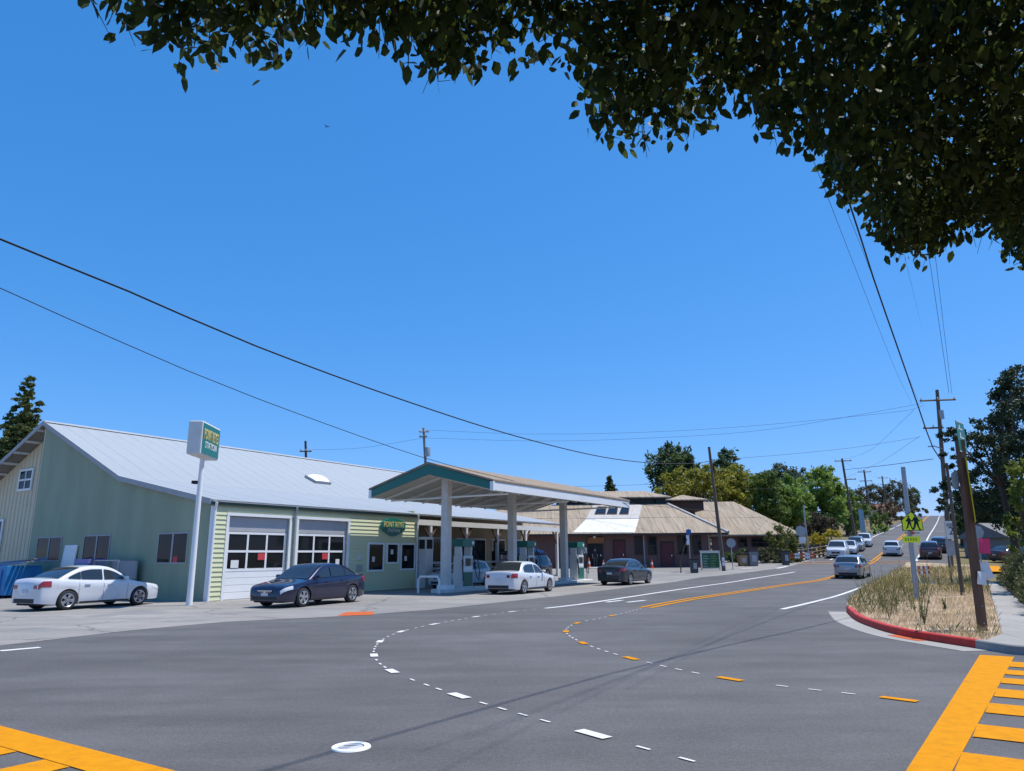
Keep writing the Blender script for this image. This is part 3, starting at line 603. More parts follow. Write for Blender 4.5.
def wheel_mesh(r):
    if r in WH: return WH[r]
    w = .105
    t = MB().lathe([(r*.64, -w*.9), (r*.70, -w), (r*.93, -w), (r*.985, -w*.82), (r, -w*.4), (r, w*.4), (r*.985, w*.82), (r*.93, w), (r*.70, w), (r*.64, w*.9), (r*.62, 0)], 32, 'y')
    t.lathe([(.0005, -w*.35), (r*.63, -w*.35)], 24, 'y')
    m = MB(); m.lathe([(r*.70, -w*1.0), (r*.66, -w*1.03), (r*.61, -w*.9), (r*.60, -w*.4)], 28, 'y'); m.lathe([(.0005, -w*.98), (r*.10, -w*.98), (r*.14, -w*.8), (r*.14, -w*.4)], 14, 'y')
    for i in range(5):
        a = 2*math.pi*i/5+.3; c, s = math.cos(a), math.sin(a)
        for e in (-.11, .11):
            a2 = a+e*1.6; V = []
            for rr, hw_, yy in ((r*.10, .030, -w*.93), (r*.64, .026, -w*.97)):
                cx, sx = (math.cos(a2), math.sin(a2)) if rr > .1 else (c, s)
                for q in (-1, 1):
                    for d in (0, .03): V.append((rr*cx-q*hw_*s*r/.32, yy+d, rr*sx+q*hw_*c*r/.32))
            m.add(V, [(0, 2, 6, 4), (1, 5, 7, 3), (0, 4, 5, 1), (2, 3, 7, 6)])
    WH[r] = (t.mesh('tyre', M_TYRE, True), m.mesh('rim', M_RIM)); return WH[r]
def make_car(name, label, group, kind, paint_m, loc, heading, scale=1., plate=True, tail_style=0, cat='car', tall=1.):
    S = SHAPES[kind]; L, W, wr = S['L'], S['W'], S['wr']; hW = W/2
    y = loc[1]; sl_ = slope(y) if y > 46 else 0
    hv = Vector((math.cos(heading), math.sin(heading))); pit = math.atan(sl_*hv.y); rol = math.atan(-sl_*hv.x) if False else math.atan(sl_*hv.x)
    rot = (Matrix.Rotation(heading, 4, 'Z') @ Matrix.Rotation(-pit, 4, 'Y') @ Matrix.Rotation(rol, 4, 'X')).to_euler()
    t = thing(name, label, cat, (loc[0], loc[1], terr(loc[1])+.008), rot=rot, group=group); t.scale = (scale, scale, scale*tall)
    X = lambda x: L/2-x                     # profile x runs from the nose backwards; local +x is forward
    ra = wr+.055; axs = [a*L for a in S['ax']]
    xs = list(np.linspace(0, L, 46))+[.02, .05, .1, L-.02, L-.05, L-.1]
    for a in axs: xs += [a+ra*math.cos(th) for th in np.linspace(0, math.pi, 15)]+[a-ra-.004, a+ra+.004]
    xs = np.array(sorted(x for x in set(np.round(xs, 4)) if 0 <= x <= L))
    zs_ = lambda x: curve(S['zs'], L, x); hw_ = lambda x: hW*curve(HWID, L, x); zr_ = lambda x: curve(S['zr'], L, x)
    def zb(x):
        z = .20+.05*np.clip((x-.9*L)/(.1*L), 0, 1)+.03*np.clip((.06*L-x)/(.06*L), 0, 1)
        for a in axs:
            d = np.abs(x-a); z = np.where(d < ra, np.maximum(z, wr+np.sqrt(np.clip(ra*ra-d*d, 0, None))*.98), z)
        return z
    def ysec(x, z):                         # half width of the body side at height z
        d = np.clip((zs_(x)-z)/.14, 0, 1); low = np.clip((z-.18)/.22, 0, 1)
        crease = .012*np.exp(-((z-(zs_(x)-.22))/.05)**2)
        return hw_(x)*(.945+.055*(1-(1-d)**2))*(.955+.045*low)+crease*np.clip(hw_(x)/hW-.9, 0, .1)*10
    Z0, Z1 = zb(xs), zs_(xs); fr = [0, .08, .2, .35, .5, .65, .78, .88, .95, 1.0]
    rows = []
    for i, x in enumerate(xs):
        side = [(ysec(x, Z0[i]+(Z1[i]-Z0[i])*f), Z0[i]+(Z1[i]-Z0[i])*f) for f in fr]
        ye = side[-1][0]; top = [(ye*q, Z1[i]+.055*(1-q*q)) for q in (.9, .7, .4, 0)]
        half = [(side[0][0]*.80, Z0[i]+.0)]+side+top
        rows.append([(X(x), yy, zz) for yy, zz in half]+[(X(x), -yy, zz) for yy, zz in half[-2::-1]])
    mb = MB().grid(rows); n = len(rows[0]); k = len(mb.v)
    mb.f += [tuple(range(n)), tuple(range(k-n, k))]
    body = ob('body', mb, paint_m, t, smooth=True)
    ob('underbody', MB().box(-L/2+.15, L/2-.15, -hW+.27, hW-.27, .17, .62), M_DARK, t)
    # greenhouse
    gx = np.linspace(S['zr'][0][0]*L, S['zr'][-1][0]*L, 40)
    TUM = .34
    yb = lambda x: ysec(x, zs_(x))*.985
    def ytop(x): return yb(x)-TUM*np.maximum(0, zr_(x)-.07-zs_(x))-.01
    rows = []
    for x in gx:
        b_, zt, zl = yb(x), zr_(x), zs_(x)-.03; e = ytop(x); ze = max(zt-.07, zl+.01)
        half = [(b_, zl), (b_-(b_-e)*.5, (zl+ze)/2), (e, ze), (e-.035, ze+(zt-ze)*.62), (e-.09, zt), (e*.6, zt+.018), (e*.3, zt+.026), (0, zt+.028)]
        rows.append([(X(x), yy, zz) for yy, zz in half]+[(X(x), -yy, zz) for yy, zz in half[-2::-1]])
    ob('cabin', MB().grid(rows), paint_m, t, smooth=True)
    def topz(x, q): e = ytop(x); a = abs(q); return zr_(x)+.028*(1-(a/max(e, .1))**2)
    def glassgrid(name, x0, x1, m, marg=.085):
        rows = []
        for x in np.linspace(x0*L, x1*L, 12):
            s = (zr_(x+.02)-zr_(x-.02))/.04; nn = math.hypot(1, s); e = ytop(x)-marg
            rows.append([(X(x)+.010*s/nn, q*e, topz(x, q*e)+.010/nn) for q in np.linspace(-1, 1, 11)])
        return ob(name, MB().grid(rows), m, t, smooth=True)
    glassgrid('windshield', *S['ws'], M_CGLASS); glassgrid('rear_window', *S['rw'], M_CGLASS)
    for s in (-1, 1):
        for (a, c) in S['sides']:
            rows = []
            for x in np.linspace(a*L, c*L, 12):
                zl = zs_(x)+.03; zh = max(zl+.012, zr_(x)-.115)
                rows.append([(X(x), s*(yb(x)-TUM*max(0, zz-zs_(x)) + .008), zz) for zz in np.linspace(zl, zh, 5)])
            ob('side_window', MB().grid(rows), M_CGLASS, t, smooth=True)
        def patch(name, x0, x1, z0, z1, m, off=.006, nx=8, nz=4, par=t):
            rows = []
            for x in np.linspace(x0, x1, nx):
                rows.append([(X(x)+(off if x < .1 else (-off if x > L-.1 else 0)), s*(ysec(x, zz)+off), zz) for zz in np.linspace(z0(x) if callable(z0) else z0, z1(x) if callable(z1) else z1, nz)])
            return ob(name, MB().grid(rows), m, par, smooth=True)
        for a in (S['sides'][0][0]-.005, S['sides'][0][1]+.008, S['sides'][1][1]+.02):
            x = a*L; patch('door_seam', x-.006, x+.006, .3, lambda q: zs_(q)-.01, M_DARK, .002, 2, 8)
        for a in (S['sides'][0][1]-.045, S['sides'][1][1]-.045):
            x = a*L; yy = ysec(x, zs_(x)-.13)
            ob('door_handle', MB().box(X(x)-.1, X(x)+.1, min(s*yy, s*(yy+.035)), max(s*yy, s*(yy+.035)), zs_(x)-.15, zs_(x)-.12), paint_m, body)
        patch('sill_trim', axs[0]+ra+.03, axs[1]-ra-.03, .205, .26, M_TRIMB, .004, 6, 3)
        x = S['sides'][0][0]*L+.1; yy = yb(x)
        mr = MB(); mr.lathe([(.0005, -.09), (.055, -.075), (.07, 0), (.055, .06), (.0005, .07)], 12, 'y')
        mo = ob('mirror', mr, paint_m, t, smooth=True, loc=(X(x)-.02, s*(yy+.11), zs_(x)+.09)); mo.scale = (1.25, 1, .95)
        # lamps
        zh = float(zs_(.3)); patch('headlight', .015, .42 if kind != 'old_sedan' else .26, lambda q: float(zs_(q))-.15, lambda q: float(zs_(q))-.035, M_LAMP, .007)
        zt = float(zs_(L*.93))
        patch('taillight', L-.34, L-.012, lambda q: min(zt-.25, float(zs_(q))-.2), lambda q: min(zt-.06, float(zs_(q))-.04), M_TAIL, .007)
        w0 = hW*.74*.9
        ob('tail_lens', MB().box(-L/2-.012, -L/2-.002, min(s*hW*.52, s*hW*.70), max(s*hW*.52, s*hW*.70), min(zt-.25, .72), min(zt-.08, .84)), M_TAIL, t)
        # wheels
        tm, rm = wheel_mesh(wr)
        for a in axs:
            we = bpy.data.objects.new('wheel', None); COL.objects.link(we); we.parent = t; we.location = (X(a), s*(hW-.115), wr); we.rotation_euler = (0, random.uniform(0, 1), 0) if s < 0 else (0, random.uniform(0, 1), math.pi)
            link('tyre', tm, we); link('rim', rm, we)
    ob('grille', MB().box(L/2+.002, L/2+.014, -hW*.38, hW*.38, .50, float(zs_(.0))-.0), M_TRIMB, t); ob('grille_bar', MB().box(L/2+.015, L/2+.026, -hW*.36, hW*.36, float(zs_(0))-.03, float(zs_(0))+.005).box(L/2+.015, L/2+.022, -hW*.3, hW*.3, .525, .535), M_CHROME, t)
    ob('badge', MB().lathe([(.0005, .0), (.05, .0), (.055, -.01)], 14, 'z'), M_CHROME, t, loc=(L/2+.03, 0, float(zs_(0))-.07), rot=(0, R(90), 0))
    ob('lower_intake', MB().box(L/2+.002, L/2+.01, -hW*.6, hW*.6, .27, .38), M_TRIMB, t)
    ob('front_plate', MB().box(L/2+.015, L/2+.024, -.16, .16, .40, .50), M_PLATE, t)
    ob('rear_plate', MB().box(-L/2-.014, -L/2-.002, -.16, .16, .60, .71), M_PLATE, t); ob('rear_bumper_trim', MB().box(-L/2-.008, -L/2-.001, -hW*.62, hW*.62, .26, .40), M_TRIMB, t)
    return t
def paintm(n, c, metal=.0): return mat('car_paint_'+n, c, .28, .02, 2, coat=1., metal=metal)
PW = paintm('white', (.60, .61, .63)); PB = paintm('dark_blue', (.012, .014, .045), .3); PG = paintm('charcoal', (.035, .042, .055), .4); PS = paintm('silver', (.30, .31, .33), .6); PR = paintm('dark_red', (.055, .022, .028), .3); PK = paintm('black', (.016, .017, .02)); PLB = paintm('pale_blue', (.42, .50, .58)); PBR = paintm('brown', (.06, .03, .02), .2)
def place(front_px, rear_px, side, kind):
    """car centre and heading from the ground contacts of its two visible wheels (side: -1 right wheels seen, +1 left)"""
    A = np.array(g2(*front_px)); B = np.array(g2(*rear_px)); h = (A-B)/np.linalg.norm(A-B); S = SHAPES[kind]
    m = (A+B)/2; lft = np.array([-h[1], h[0]]); c = m-lft*side*(S['W']/2-.05)
    sh = (1-(S['ax'][0]+S['ax'][1]))/2*S['L']; return (c-h*sh*-1*-1, math.atan2(h[1], h[0]))
c, h = place((140, 605.2), (63, 610.6), -1, 'sedan'); make_car('parked_car', 'white sedan parked beside the green gable wall near the dumpster', 'cars at the service station', 'sedan', PW, c, h)
c, h = place((303, 607.2), (351, 602.6), 1, 'sedan'); make_car('parked_car', 'dark blue sedan parked before the two white garage doors', 'cars at the service station', 'sedan', PB, c, h)
c, h = place((551, 591.4), (522, 594.4), -1, 'old_sedan'); make_car('parked_car', 'white older sedan beside the canopy columns, rear towards viewer', 'cars at the service station', 'old_sedan', PW, c, h)
c, h = place((650, 583.3), (629, 585.4), -1, 'sedan'); make_car('parked_car', 'charcoal grey sedan standing between the pumps and the info board', 'cars at the service station', 'sedan', PG, c, h)
p = grid2(14.6, 2.0); make_car('parked_car', 'pale blue hatchback at the pump behind the white older sedan', 'cars at the service station', 'hatch', PLB, p, RZ+math.pi+R(4))
p = grid2(21.5, 1.9); vn = make_car('parked_car', 'black sport utility with blue tarp on its roof under the canopy', 'cars at the service station', 'suv', PK, p, RZ+math.pi)
p = g(845.5, 579); make_car('moving_car', 'silver hatchback driving away along the yellow centre line', 'cars on the highway', 'hatch', PS, (p.x+1.3, p.y+1.7), R(57))
def on_road(px, py, off=0): return g(px, py)
hd = math.atan2(*(cen[2]-cen[1])[::-1])
p = g(893, 556.5); make_car('moving_car', 'white crossover climbing the hill just left of the school crossing sign', 'cars on the highway', 'suv', PW, (p.x+1., p.y+1.8), hd, .93)
p = g(931.5, 559.5); make_car('parked_car', 'dark red sport utility at the right edge of the hill road', 'cars along the hill road', 'suv', PR, (p.x+.9, p.y+1.6), hd)
p = g(936, 554.5); make_car('parked_car', 'black sport utility ahead of the dark red one', 'cars along the hill road', 'suv', PK, (p.x+2.6, p.y+3.6), hd)
for i, (px, py, lb, kd, pm, sc) in enumerate([(840, 558.5, 'white sport utility nearest in the row parked facing downhill', 'suv', PW, 1.02), (851, 554.5, 'white low sedan second in the parked row facing downhill', 'sedan', PW, 1.), (858, 551.5, 'silver sport utility third in the parked row facing downhill', 'suv', PS, .95), (866.5, 547, 'white sport utility last in the parked row facing downhill', 'suv', PW, .95)]):
    p = g(px, py); make_car('parked_car', lb, 'row of cars parked along the hill road', kd, pm, (p.x+.6, p.y+1.7), hd+math.pi+R(2), sc)
p = g(1000, 562); make_car('parked_car', 'dark brown sedan beside the sidewalk behind the wooden post', 'cars along the hill road', 'sedan', PBR, (p.x+1.5, p.y+.5), R(20))
# blue tarp load on the black car
p = grid2(21.9, 1.9); tb = MB(); tb.grid([[(x, y, .03+.42*max(0, 1-(x/1.5)**4)*max(0, 1-(y/.75)**2)**.6+.05*math.sin(5*x+3*y)*math.cos(4*y)) for x in np.linspace(-1.5, 1.5, 15)] for y in np.linspace(-.72, .72, 9)])
tb.grid([[(x, y, 0.) for x in np.linspace(-1.5, 1.5, 15)] for y in np.linspace(-.72, .72, 9)])
tag(ob('roof_load', tb, mat('blue_tarp', (.06, .14, .36), .5, .2, 3, .3, 8), smooth=True, loc=(p[0], p[1], terr(p[1])+1.745), rz=RZ), 'blue tarp load tied on the roof of the black car', 'tarp')
M_TRIMB0 = mat('rack_black', (.03, .03, .032), .6, .1, 8)
# ================================================================ BROWN DEPOT STYLE BUILDING
M_BRW = mat('brown_board_wall', (.155, .088, .08), .85, .15, 2, .2, 20, stretch=(5, 5, .4)); M_BROOF = mat('weathered_tan_roof', (.235, .18, .125), .9, .22, 1.3, .15, 9, col2=(.33, .27, .20), stretch=(5, .3, .3))
M_MAROON = mat('maroon_door', (.10, .016, .024), .6, .1, 2); M_ROOFWH = mat('white_roof_sheet', (.60, .585, .56), .6, .06, 1.5); M_ROOFGR = mat('grey_roof_sheet', (.40, .385, .36), .7, .12, 2); M_BTRIM = mat('dark_brown_trim', (.05, .03, .026), .8, .1, 3)
def bx(px, Y): return at(px, 540, Y).x
YF = 66.0; ZG = terr(YF)
br = thing('brown_building', 'long brown wooden building with tan hip roof and raised roof monitors', 'building', (0, YF, ZG-.05))
# local frame: x as world, y from the front wall, z from ground
def lz(py, Y): return at(640, py, Y).z-ZG+.05
XA, XB = bx(505, YF), bx(710, YF)
EZ = lz(533.5, YF-.9); RD = 6.2; RZ_ = lz(504.5, YF+RD); XE = bx(729, YF-.9)
wall = box('front_wall', M_BRW, br, XA, XB, 0, .2, -.2, EZ+.25)
for i in range(int((XB-XA)/.42)):
    x = XA+.2+i*.42; box('batten', M_BRW, wall, x-.025, x+.025, -.022, -.001, .05, EZ+.1)
box('side_wall', M_BRW, br, XB-.2, XB, .2, 10, -.2, EZ+.25)
def slab3(mb, A, B, Cc, D, th=.12):
    return mb.add([A, B, Cc, D]+[(p[0], p[1], p[2]-th) for p in (A, B, Cc, D)], [(0, 1, 2, 3), (7, 6, 5, 4), (0, 4, 5, 1), (1, 5, 6, 2), (2, 6, 7, 3), (3, 7, 4, 0)])
XRr = bx(669, YF+RD)
rf = ob('roof', slab3(MB(), (XA-1, -.9, EZ), (XE, -.9, EZ), (XRr, RD, RZ_), (XA-1, RD, RZ_)), M_BROOF, br)
ob('hip_roof', slab3(MB(), (XE, -.9, EZ), (XE, 11, EZ), (XRr, RD+2.2, RZ_), (XRr, RD, RZ_)), M_BROOF, br)
ob('hip_cap', MB().tube([(XE, -.9, EZ+.05), (XRr, RD, RZ_+.05)], .16, 6), M_ROOFGR, rf)
ob('back_roof', slab3(MB(), (XA-1, RD, RZ_), (XRr, RD, RZ_), (XE, 13, EZ), (XA-1, 13, EZ)), M_BROOF, br)
box('eave_board', M_BTRIM, br, XA-1, XE, -.94, -.905, EZ-.16, EZ+.01)
# roofing courses as separate sheets, lapped
def lerp(a, c, f): return tuple(a[i]+(c[i]-a[i])*f for i in range(3))
A_, B_, C_, D_ = (XA-1, -.9, EZ), (XE, -.9, EZ), (XRr, RD, RZ_), (XA-1, RD, RZ_)
def pt(u, v):                            # u metres along from XA-1, v fraction up the slope
    a = lerp(A_, D_, v); c = lerp(B_, C_, v); x = A_[0]+u; return (min(x, c[0]), a[1], a[2])
ww = 1.35; u = 0
while A_[0]+u < XE:
    for v0, v1, lift in ((0, .52, .03), (.5, 1., .05)):
        q = [pt(u, v0), pt(u+ww-.02, v0), pt(u+ww-.02, v1), pt(u, v1)]
        if q[1][0]-q[0][0] > .05: 
            l2 = lift+random.uniform(0, .012); ob('roof_sheet', slab3(MB(), *[(p[0], p[1], p[2]+l2) for p in q], th=.02), M_BROOF, rf)
    u += ww
# white and grey re-roofed part with three skylights
def on_roof(px, py, lift=.075):
    d = ray(px, py); n = np.cross(np.array(B_)-np.array(A_), np.array(D_)-np.array(A_)); P0 = np.array(A_)+np.array([0, YF, ZG-.05]); o_ = np.array([0, 0, H]); t_ = ((P0-o_)@n)/(d@n); q = o_+d*t_-np.array([0, YF, ZG-.05]); return (q[0], q[1], q[2]+lift)
w1 = [on_roof(*p) for p in [(573, 533.2), (635, 533.2), (639, 519.5), (586, 520)]]
w2 = [on_roof(*p, lift=.09) for p in [(586, 519.7), (639, 519.2), (642.5, 505.5), (593, 506.5)]]
for nm, q, mm, kx in (('white_roof_sheet', w1, M_ROOFWH, 6), ('grey_roof_sheet', w2, M_ROOFGR, 6)):
    for i in range(kx):
        a = lerp(q[0], q[1], i/kx); b2 = lerp(q[0], q[1], (i+.985)/kx); c2 = lerp(q[3], q[2], (i+.985)/kx); d2 = lerp(q[3], q[2], i/kx); ob(nm, slab3(MB(), a, b2, c2, d2, th=.03), mm, rf)
for (a, c) in ((594.5, 605.5), (606.5, 617), (619, 628.5)):
    q = [on_roof(a, 515.6, .16), on_roof(c, 515.6, .16), on_roof(c+1.2, 508, .16), on_roof(a+3, 508, .16)]
    s_ = ob('skylight', slab3(MB(), *q, th=.12), M_BTRIM, rf); q2 = [lerp(p, lerp(q[0], q[2], .5), .12) for p in q]; ob('pane', slab3(MB(), *[(p[0], p[1]-.01, p[2]+.03) for p in q2], th=.02), M_GLASS, s_)
# monitors
def monitor(px0, px1, pyb, pyw, pyt, y0, dep, ov):
    Y = YF+y0; x0, x1 = bx(px0, Y), bx(px1, Y); zb_ = lz(pyb, Y)-.8; zw = lz(pyw, Y); zt = lz(pyt, Y+dep/2)
    box('monitor_wall', M_BTRIM, br, x0, x1, y0, y0+dep, zb_, zw)
    r = slab3(MB(), (x0-ov, y0-ov, zw), (x1+ov, y0-ov, zw), (x1-1.6, y0+dep/2, zt), (x0+1.6, y0+dep/2, zt)); slab3(r, (x1+ov, y0-ov, zw), (x1+ov, y0+dep+ov, zw), (x1-1.6, y0+dep/2, zt), (x1-1.61, y0+dep/2, zt)); slab3(r, (x0+1.6, y0+dep/2, zt), (x1-1.6, y0+dep/2, zt), (x1+ov, y0+dep+ov, zw), (x0-ov, y0+dep+ov, zw))
    slab3(r, (x0-ov, y0-ov, zw), (x0+1.6, y0+dep/2, zt), (x0+1.61, y0+dep/2, zt), (x0-ov, y0+dep+ov, zw))
    ob('monitor_roof', r, M_BROOF, br)
    n = int((x1-x0)/1.3)
    for i in range(n): box('monitor_pane', M_GLASS, br, x0+.15+i*(x1-x0)/n, x0+(i+1)*(x1-x0)/n-.15, y0-.03, y0-.003, max(zb_+.85, zw-.75), zw-.25)
monitor(560, 668, 504, 497.2, 491.0, RD+.3, 5, .5); monitor(673, 706, 503, 500.2, 495.3, RD+3.0, 4, .45)
# right wing set back
Y2 = 75.0; y2 = Y2-YF; xa, xb = bx(712, Y2), bx(797, Y2); e2 = lz(535.8, Y2-.8); r2 = lz(502.7, Y2+7); xe0, xe1 = bx(722, Y2-.8), bx(803, Y2-.8); xr0, xr1 = bx(704, Y2+7), bx(736, Y2+7)
g2z = terr(Y2)-ZG
w2_ = box('wing_wall', M_BRW, br, xa, xb, y2, y2+.2, -.2, e2+.2); box('wing_side_wall', M_BRW, br, xb-.2, xb, y2+.2, y2+12, -.2, e2+.2)
wr_ = ob('wing_roof', slab3(MB(), (xe0-3, y2-.8, e2), (xe1, y2-.8, e2), (xr1, y2+7, r2), (xr0-2, y2+7, r2)), M_BROOF, br)
ob('wing_hip', slab3(MB(), (xe1, y2-.8, e2), (xe1, y2+14.5, e2), (xr1, y2+7.2, r2), (xr1, y2+7, r2)), M_BROOF, br); ob('wing_back_roof', slab3(MB(), (xr0-2, y2+7, r2), (xr1, y2+7.2, r2), (xe1, y2+14.5, e2), (xe0-3, y2+14.5, e2)), M_BROOF, br)
nS = 12
for i in range(nS):
    for v0, v1, lf in ((0, .5, .03), (.48, .99, .05)):
        f0, f1 = i/nS, (i+.985)/nS; P = lambda f, v: lerp(lerp((xe0-3, y2-.8, e2), (xe1, y2-.8, e2), f), lerp((xr0-2, y2+7, r2), (xr1, y2+7, r2), f), v)
        q = [P(f0, v0), P(f1, v0), P(f1, v1), P(f0, v1)]; l2 = lf+random.uniform(0, .015); ob('roof_sheet', slab3(MB(), *[(p[0], p[1], p[2]+l2) for p in q], th=.02), M_BROOF, wr_)
# doors and windows of the front
def wdoor(px0, px1, py1, m, nm='door', glass=False):
    x0, x1 = bx(px0, YF), bx(px1, YF); z1 = lz(py1, YF); f = box('door_frame' if nm == 'door' else nm, M_BTRIM, br, x0-.12, x1+.12, -.06, -.024, 0, z1+.12)
    box('door_leaf', m, f, x0, x1, -.10, -.061, .02, z1)
    if not glass: box('door_panel', m, f, x0+.2, x1-.2, -.125, -.1005, z1*.55, z1*.9); box('door_panel', m, f, x0+.2, x1-.2, -.125, -.1005, z1*.1, z1*.45)
    box('handle', M_CHROME, f, x1-.16, x1-.1, -.15, -.1005, z1*.45, z1*.52)
def wwin(px0, px1, py0, py1, par=None, Y=YF, yo=0):
    x0, x1 = bx(px0, Y), bx(px1, Y); z0, z1 = lz(py1, Y), lz(py0, Y); t = .09; f = MB()
    for q in [(x0, x0+t, z0, z1), (x1-t, x1, z0, z1), (x0+t, x1-t, z0, z0+t), (x0+t, x1-t, z1-t, z1), (x0+t, x1-t, (z0+z1)/2-.04, (z0+z1)/2+.04)]: f.box(q[0], q[1], yo-.09, yo-.024, q[2], q[3])
    w = ob('window', f, M_BTRIM, br); box('pane', M_GLASS, w, x0+t, x1-t, yo-.05, yo-.03, z0+t, z1-t)
wdoor(614, 624, 541, M_MAROON); wdoor(661, 672, 543, M_MAROON)
wdoor(588, 601.5, 541.5, M_DARK, glass=True)
for a, c in ((634.5, 642), (647.5, 656.5), (677.5, 687), (692, 701)): wwin(a, c, 536.5, 555)
for a, c in ((738, 747), (751, 768), (771, 785)): wwin(a, c, 539, 548, Y=Y2, yo=y2)
x0, x1 = bx(587.5, YF), bx(603.5, YF); box('fascia_sign_board', mat('orange_wood_sign', (.30, .12, .045), .7, .2, 4, stretch=(1, 4, 6)), br, x0, x1, -.16, -.06, lz(543, YF), lz(537, YF))
box('menu_board', M_PAPER, br, bx(583, YF), bx(586.8, YF), -.06, -.024, lz(553, YF), lz(547, YF)); ob('wall_lamp', MB().lathe([(.0005, .1), (.12, .05), (.14, -.08), (.06, -.14)], 10, c=(bx(594, YF), -.35, lz(536.5, YF))), M_WHITE, br)
for px in (643.5, 708.5): ob('downspout', MB().tube([(bx(px, YF), -.08, 0), (bx(px, YF), -.08, EZ)], .06, 6), M_TRIMG, br)
# ================================================================ STREET FURNITURE
def gp(px, py): return g(px, py)
M_CONE = mat('cone_orange', (.62, .09, .02), .5, .1, 5); M_CONEW = mat('cone_white', (.7, .7, .7), .5, 0)
def cone(px, py, label, s=1.):
    p = Vector((at(px, py, 64.6).x, 64.6, terr(64.6))); t = thing('traffic_cone', label, 'cone', (p.x, p.y, p.z+.006), group='orange traffic cones'); t.scale = (s, s, s)
    ob('base', MB().box(-.19, .19, -.19, .19, 0, .04), M_CONE, t, bev=.008); ob('cone_body', MB().lathe([(.14, .04), (.085, .4), (.03, .74), (.0005, .75)], 14), M_CONE, t, smooth=True); ob('stripe', MB().lathe([(.104, .31), (.078, .5)], 14), M_CONEW, t, smooth=True)
cone(589, 567.5, 'orange traffic cone left of the person at the brown building doorway', 1.25); cone(603.5, 566.5, 'orange traffic cone right of the person at the brown building doorway'); cone(652, 567, 'orange traffic cone alone between the maroon doors'); cone(702, 566, 'orange traffic cone beside the green info board', 1.2); 
# tilted wooden pole
def pole_obj(name, base, top, r0_, r1_, m, label, cat='utility pole', group=None, n=10):
    base = Vector(base); top = Vector(top); t = thing(name, label, cat, base, group=group)
    d = top-base; ob('pole', MB().tube([Vector((0, 0, 0))-d.normalized()*.15, d*.5, d], [r0_, (r0_+r1_)/2, r1_], n), m, t, smooth=True); return t, d
bT = gp(724, 571); tT = at(709, 447, bT.y)
tp, dT = pole_obj('utility_pole', bT, tT, .17, .11, M_WOODP, 'leaning bare wooden pole behind the green info board', group='wooden utility poles')
ob('insulator', MB().tube([dT*.9+Vector((-.12, 0, 0)), dT*.9+Vector((.14, 0, 0))], .05, 6), M_GREYM, tp); ob('splice_box', MB().tube([dT*.82+Vector((.16, 0, -.25)), dT*.82+Vector((.18, 0, .25))], .07, 8), M_BLACK, tp)
for zf in (.04, .075): ob('notice', MB().box(-.12, .1, -.19, -.165, dT.z*zf, dT.z*zf+.3), M_PAPER, tp, loc=(dT.x*zf, dT.y*zf-.02, 0))
# info board
p = gp(711, 570); ib = thing('info_board', 'white framed green notice board with yellow lines by the leaning pole', 'notice board', (p.x, p.y, p.z), R(3))
wI, hI = .72, 1.5
ob('frame', MB().box(-wI-.08, -wI, -.08, .08, 0, hI).box(wI, wI+.08, -.08, .08, 0, hI).box(-wI, wI, -.08, .08, hI-.14, hI).box(-wI, wI, -.08, .08, .1, .18), M_OFFW, ib)
fb = ob('board_face', MB().box(-wI, wI, -.04, .03, .18, hI-.14), mat('board_green', (.015, .10, .045), .5, .15, 3), ib)
ob('top_cap', MB().box(-wI-.12, wI+.12, -.14, .14, hI, hI+.06), M_OFFW, ib)
for r in range(5):
    for cc in range(2):
        x0 = -.62+cc*.66; box('printed_line', mat('yellow_print', (.45, .45, .08), .6, .2, 9) if cc else M_OFFW, fb, x0, x0+.28+.25*random.random(), -.044, -.0405, .3+r*.2, .33+r*.2)
box('divider', M_SIGNG, fb, -.02, .02, -.046, -.0406, .2, hI-.16)
# bench-like leaning stick, bin, small sign
p = gp(691, 572); t = thing('sign_post', 'blue and white sign on a thin post left of the info board', 'sign', (p.x, p.y, p.z)); ob('post', MB().tube([(0, 0, -.05), (0, 0, 3.35)], .035, 8), M_GREYM, t)
ob('sign_plate', MB().box(-.2, .2, -.06, -.04, 2.9, 3.3), mat('sign_blue', (.03, .12, .35), .4, 0), t); ob('sign_plate', MB().box(-.22, .02, -.06, -.04, 2.1, 2.85), M_WHITE, t)
p = gp(681, 573); t = ob('leaning_stake', MB().tube([(0, 0, 0), (.02, 0, 1.0), (.62, 0, 2.6)], [.05, .045, .04], 7), M_POST, loc=(p.x, p.y, p.z-.03)); tag(t, 'brown wooden stake bent towards the blue sign post', 'stake')
def bin_(px, py, w, h, m, label, cat='bin', lid=M_DARK):
    p = gp(px, py); t = thing('waste_bin', label, cat, (p.x, p.y, p.z+.006), R(5), group='bins beside the lot'); ob('body', MB().add([(-w*.85, -w*.8, 0), (w*.85, -w*.8, 0), (w*.85, w*.8, 0), (-w*.85, w*.8, 0), (-w, -w, h), (w, -w, h), (w, w, h), (-w, w, h)], [(0, 3, 2, 1), (0, 1, 5, 4), (1, 2, 6, 5), (2, 3, 7, 6), (3, 0, 4, 7), (4, 5, 6, 7)]), m, t, bev=.02)
    ob('lid', MB().box(-w*1.06, w*1.06, -w*1.06, w*1.06, h+.002, h+.09), lid, t, bev=.02); ob('front_panel', MB().box(-w*.5, w*.5, -w*1.0, -w*.93, h*.3, h*.75), M_TRIMG, t)
M_BIN = mat('bin_dark', (.05, .055, .06), .6, .1, 5)
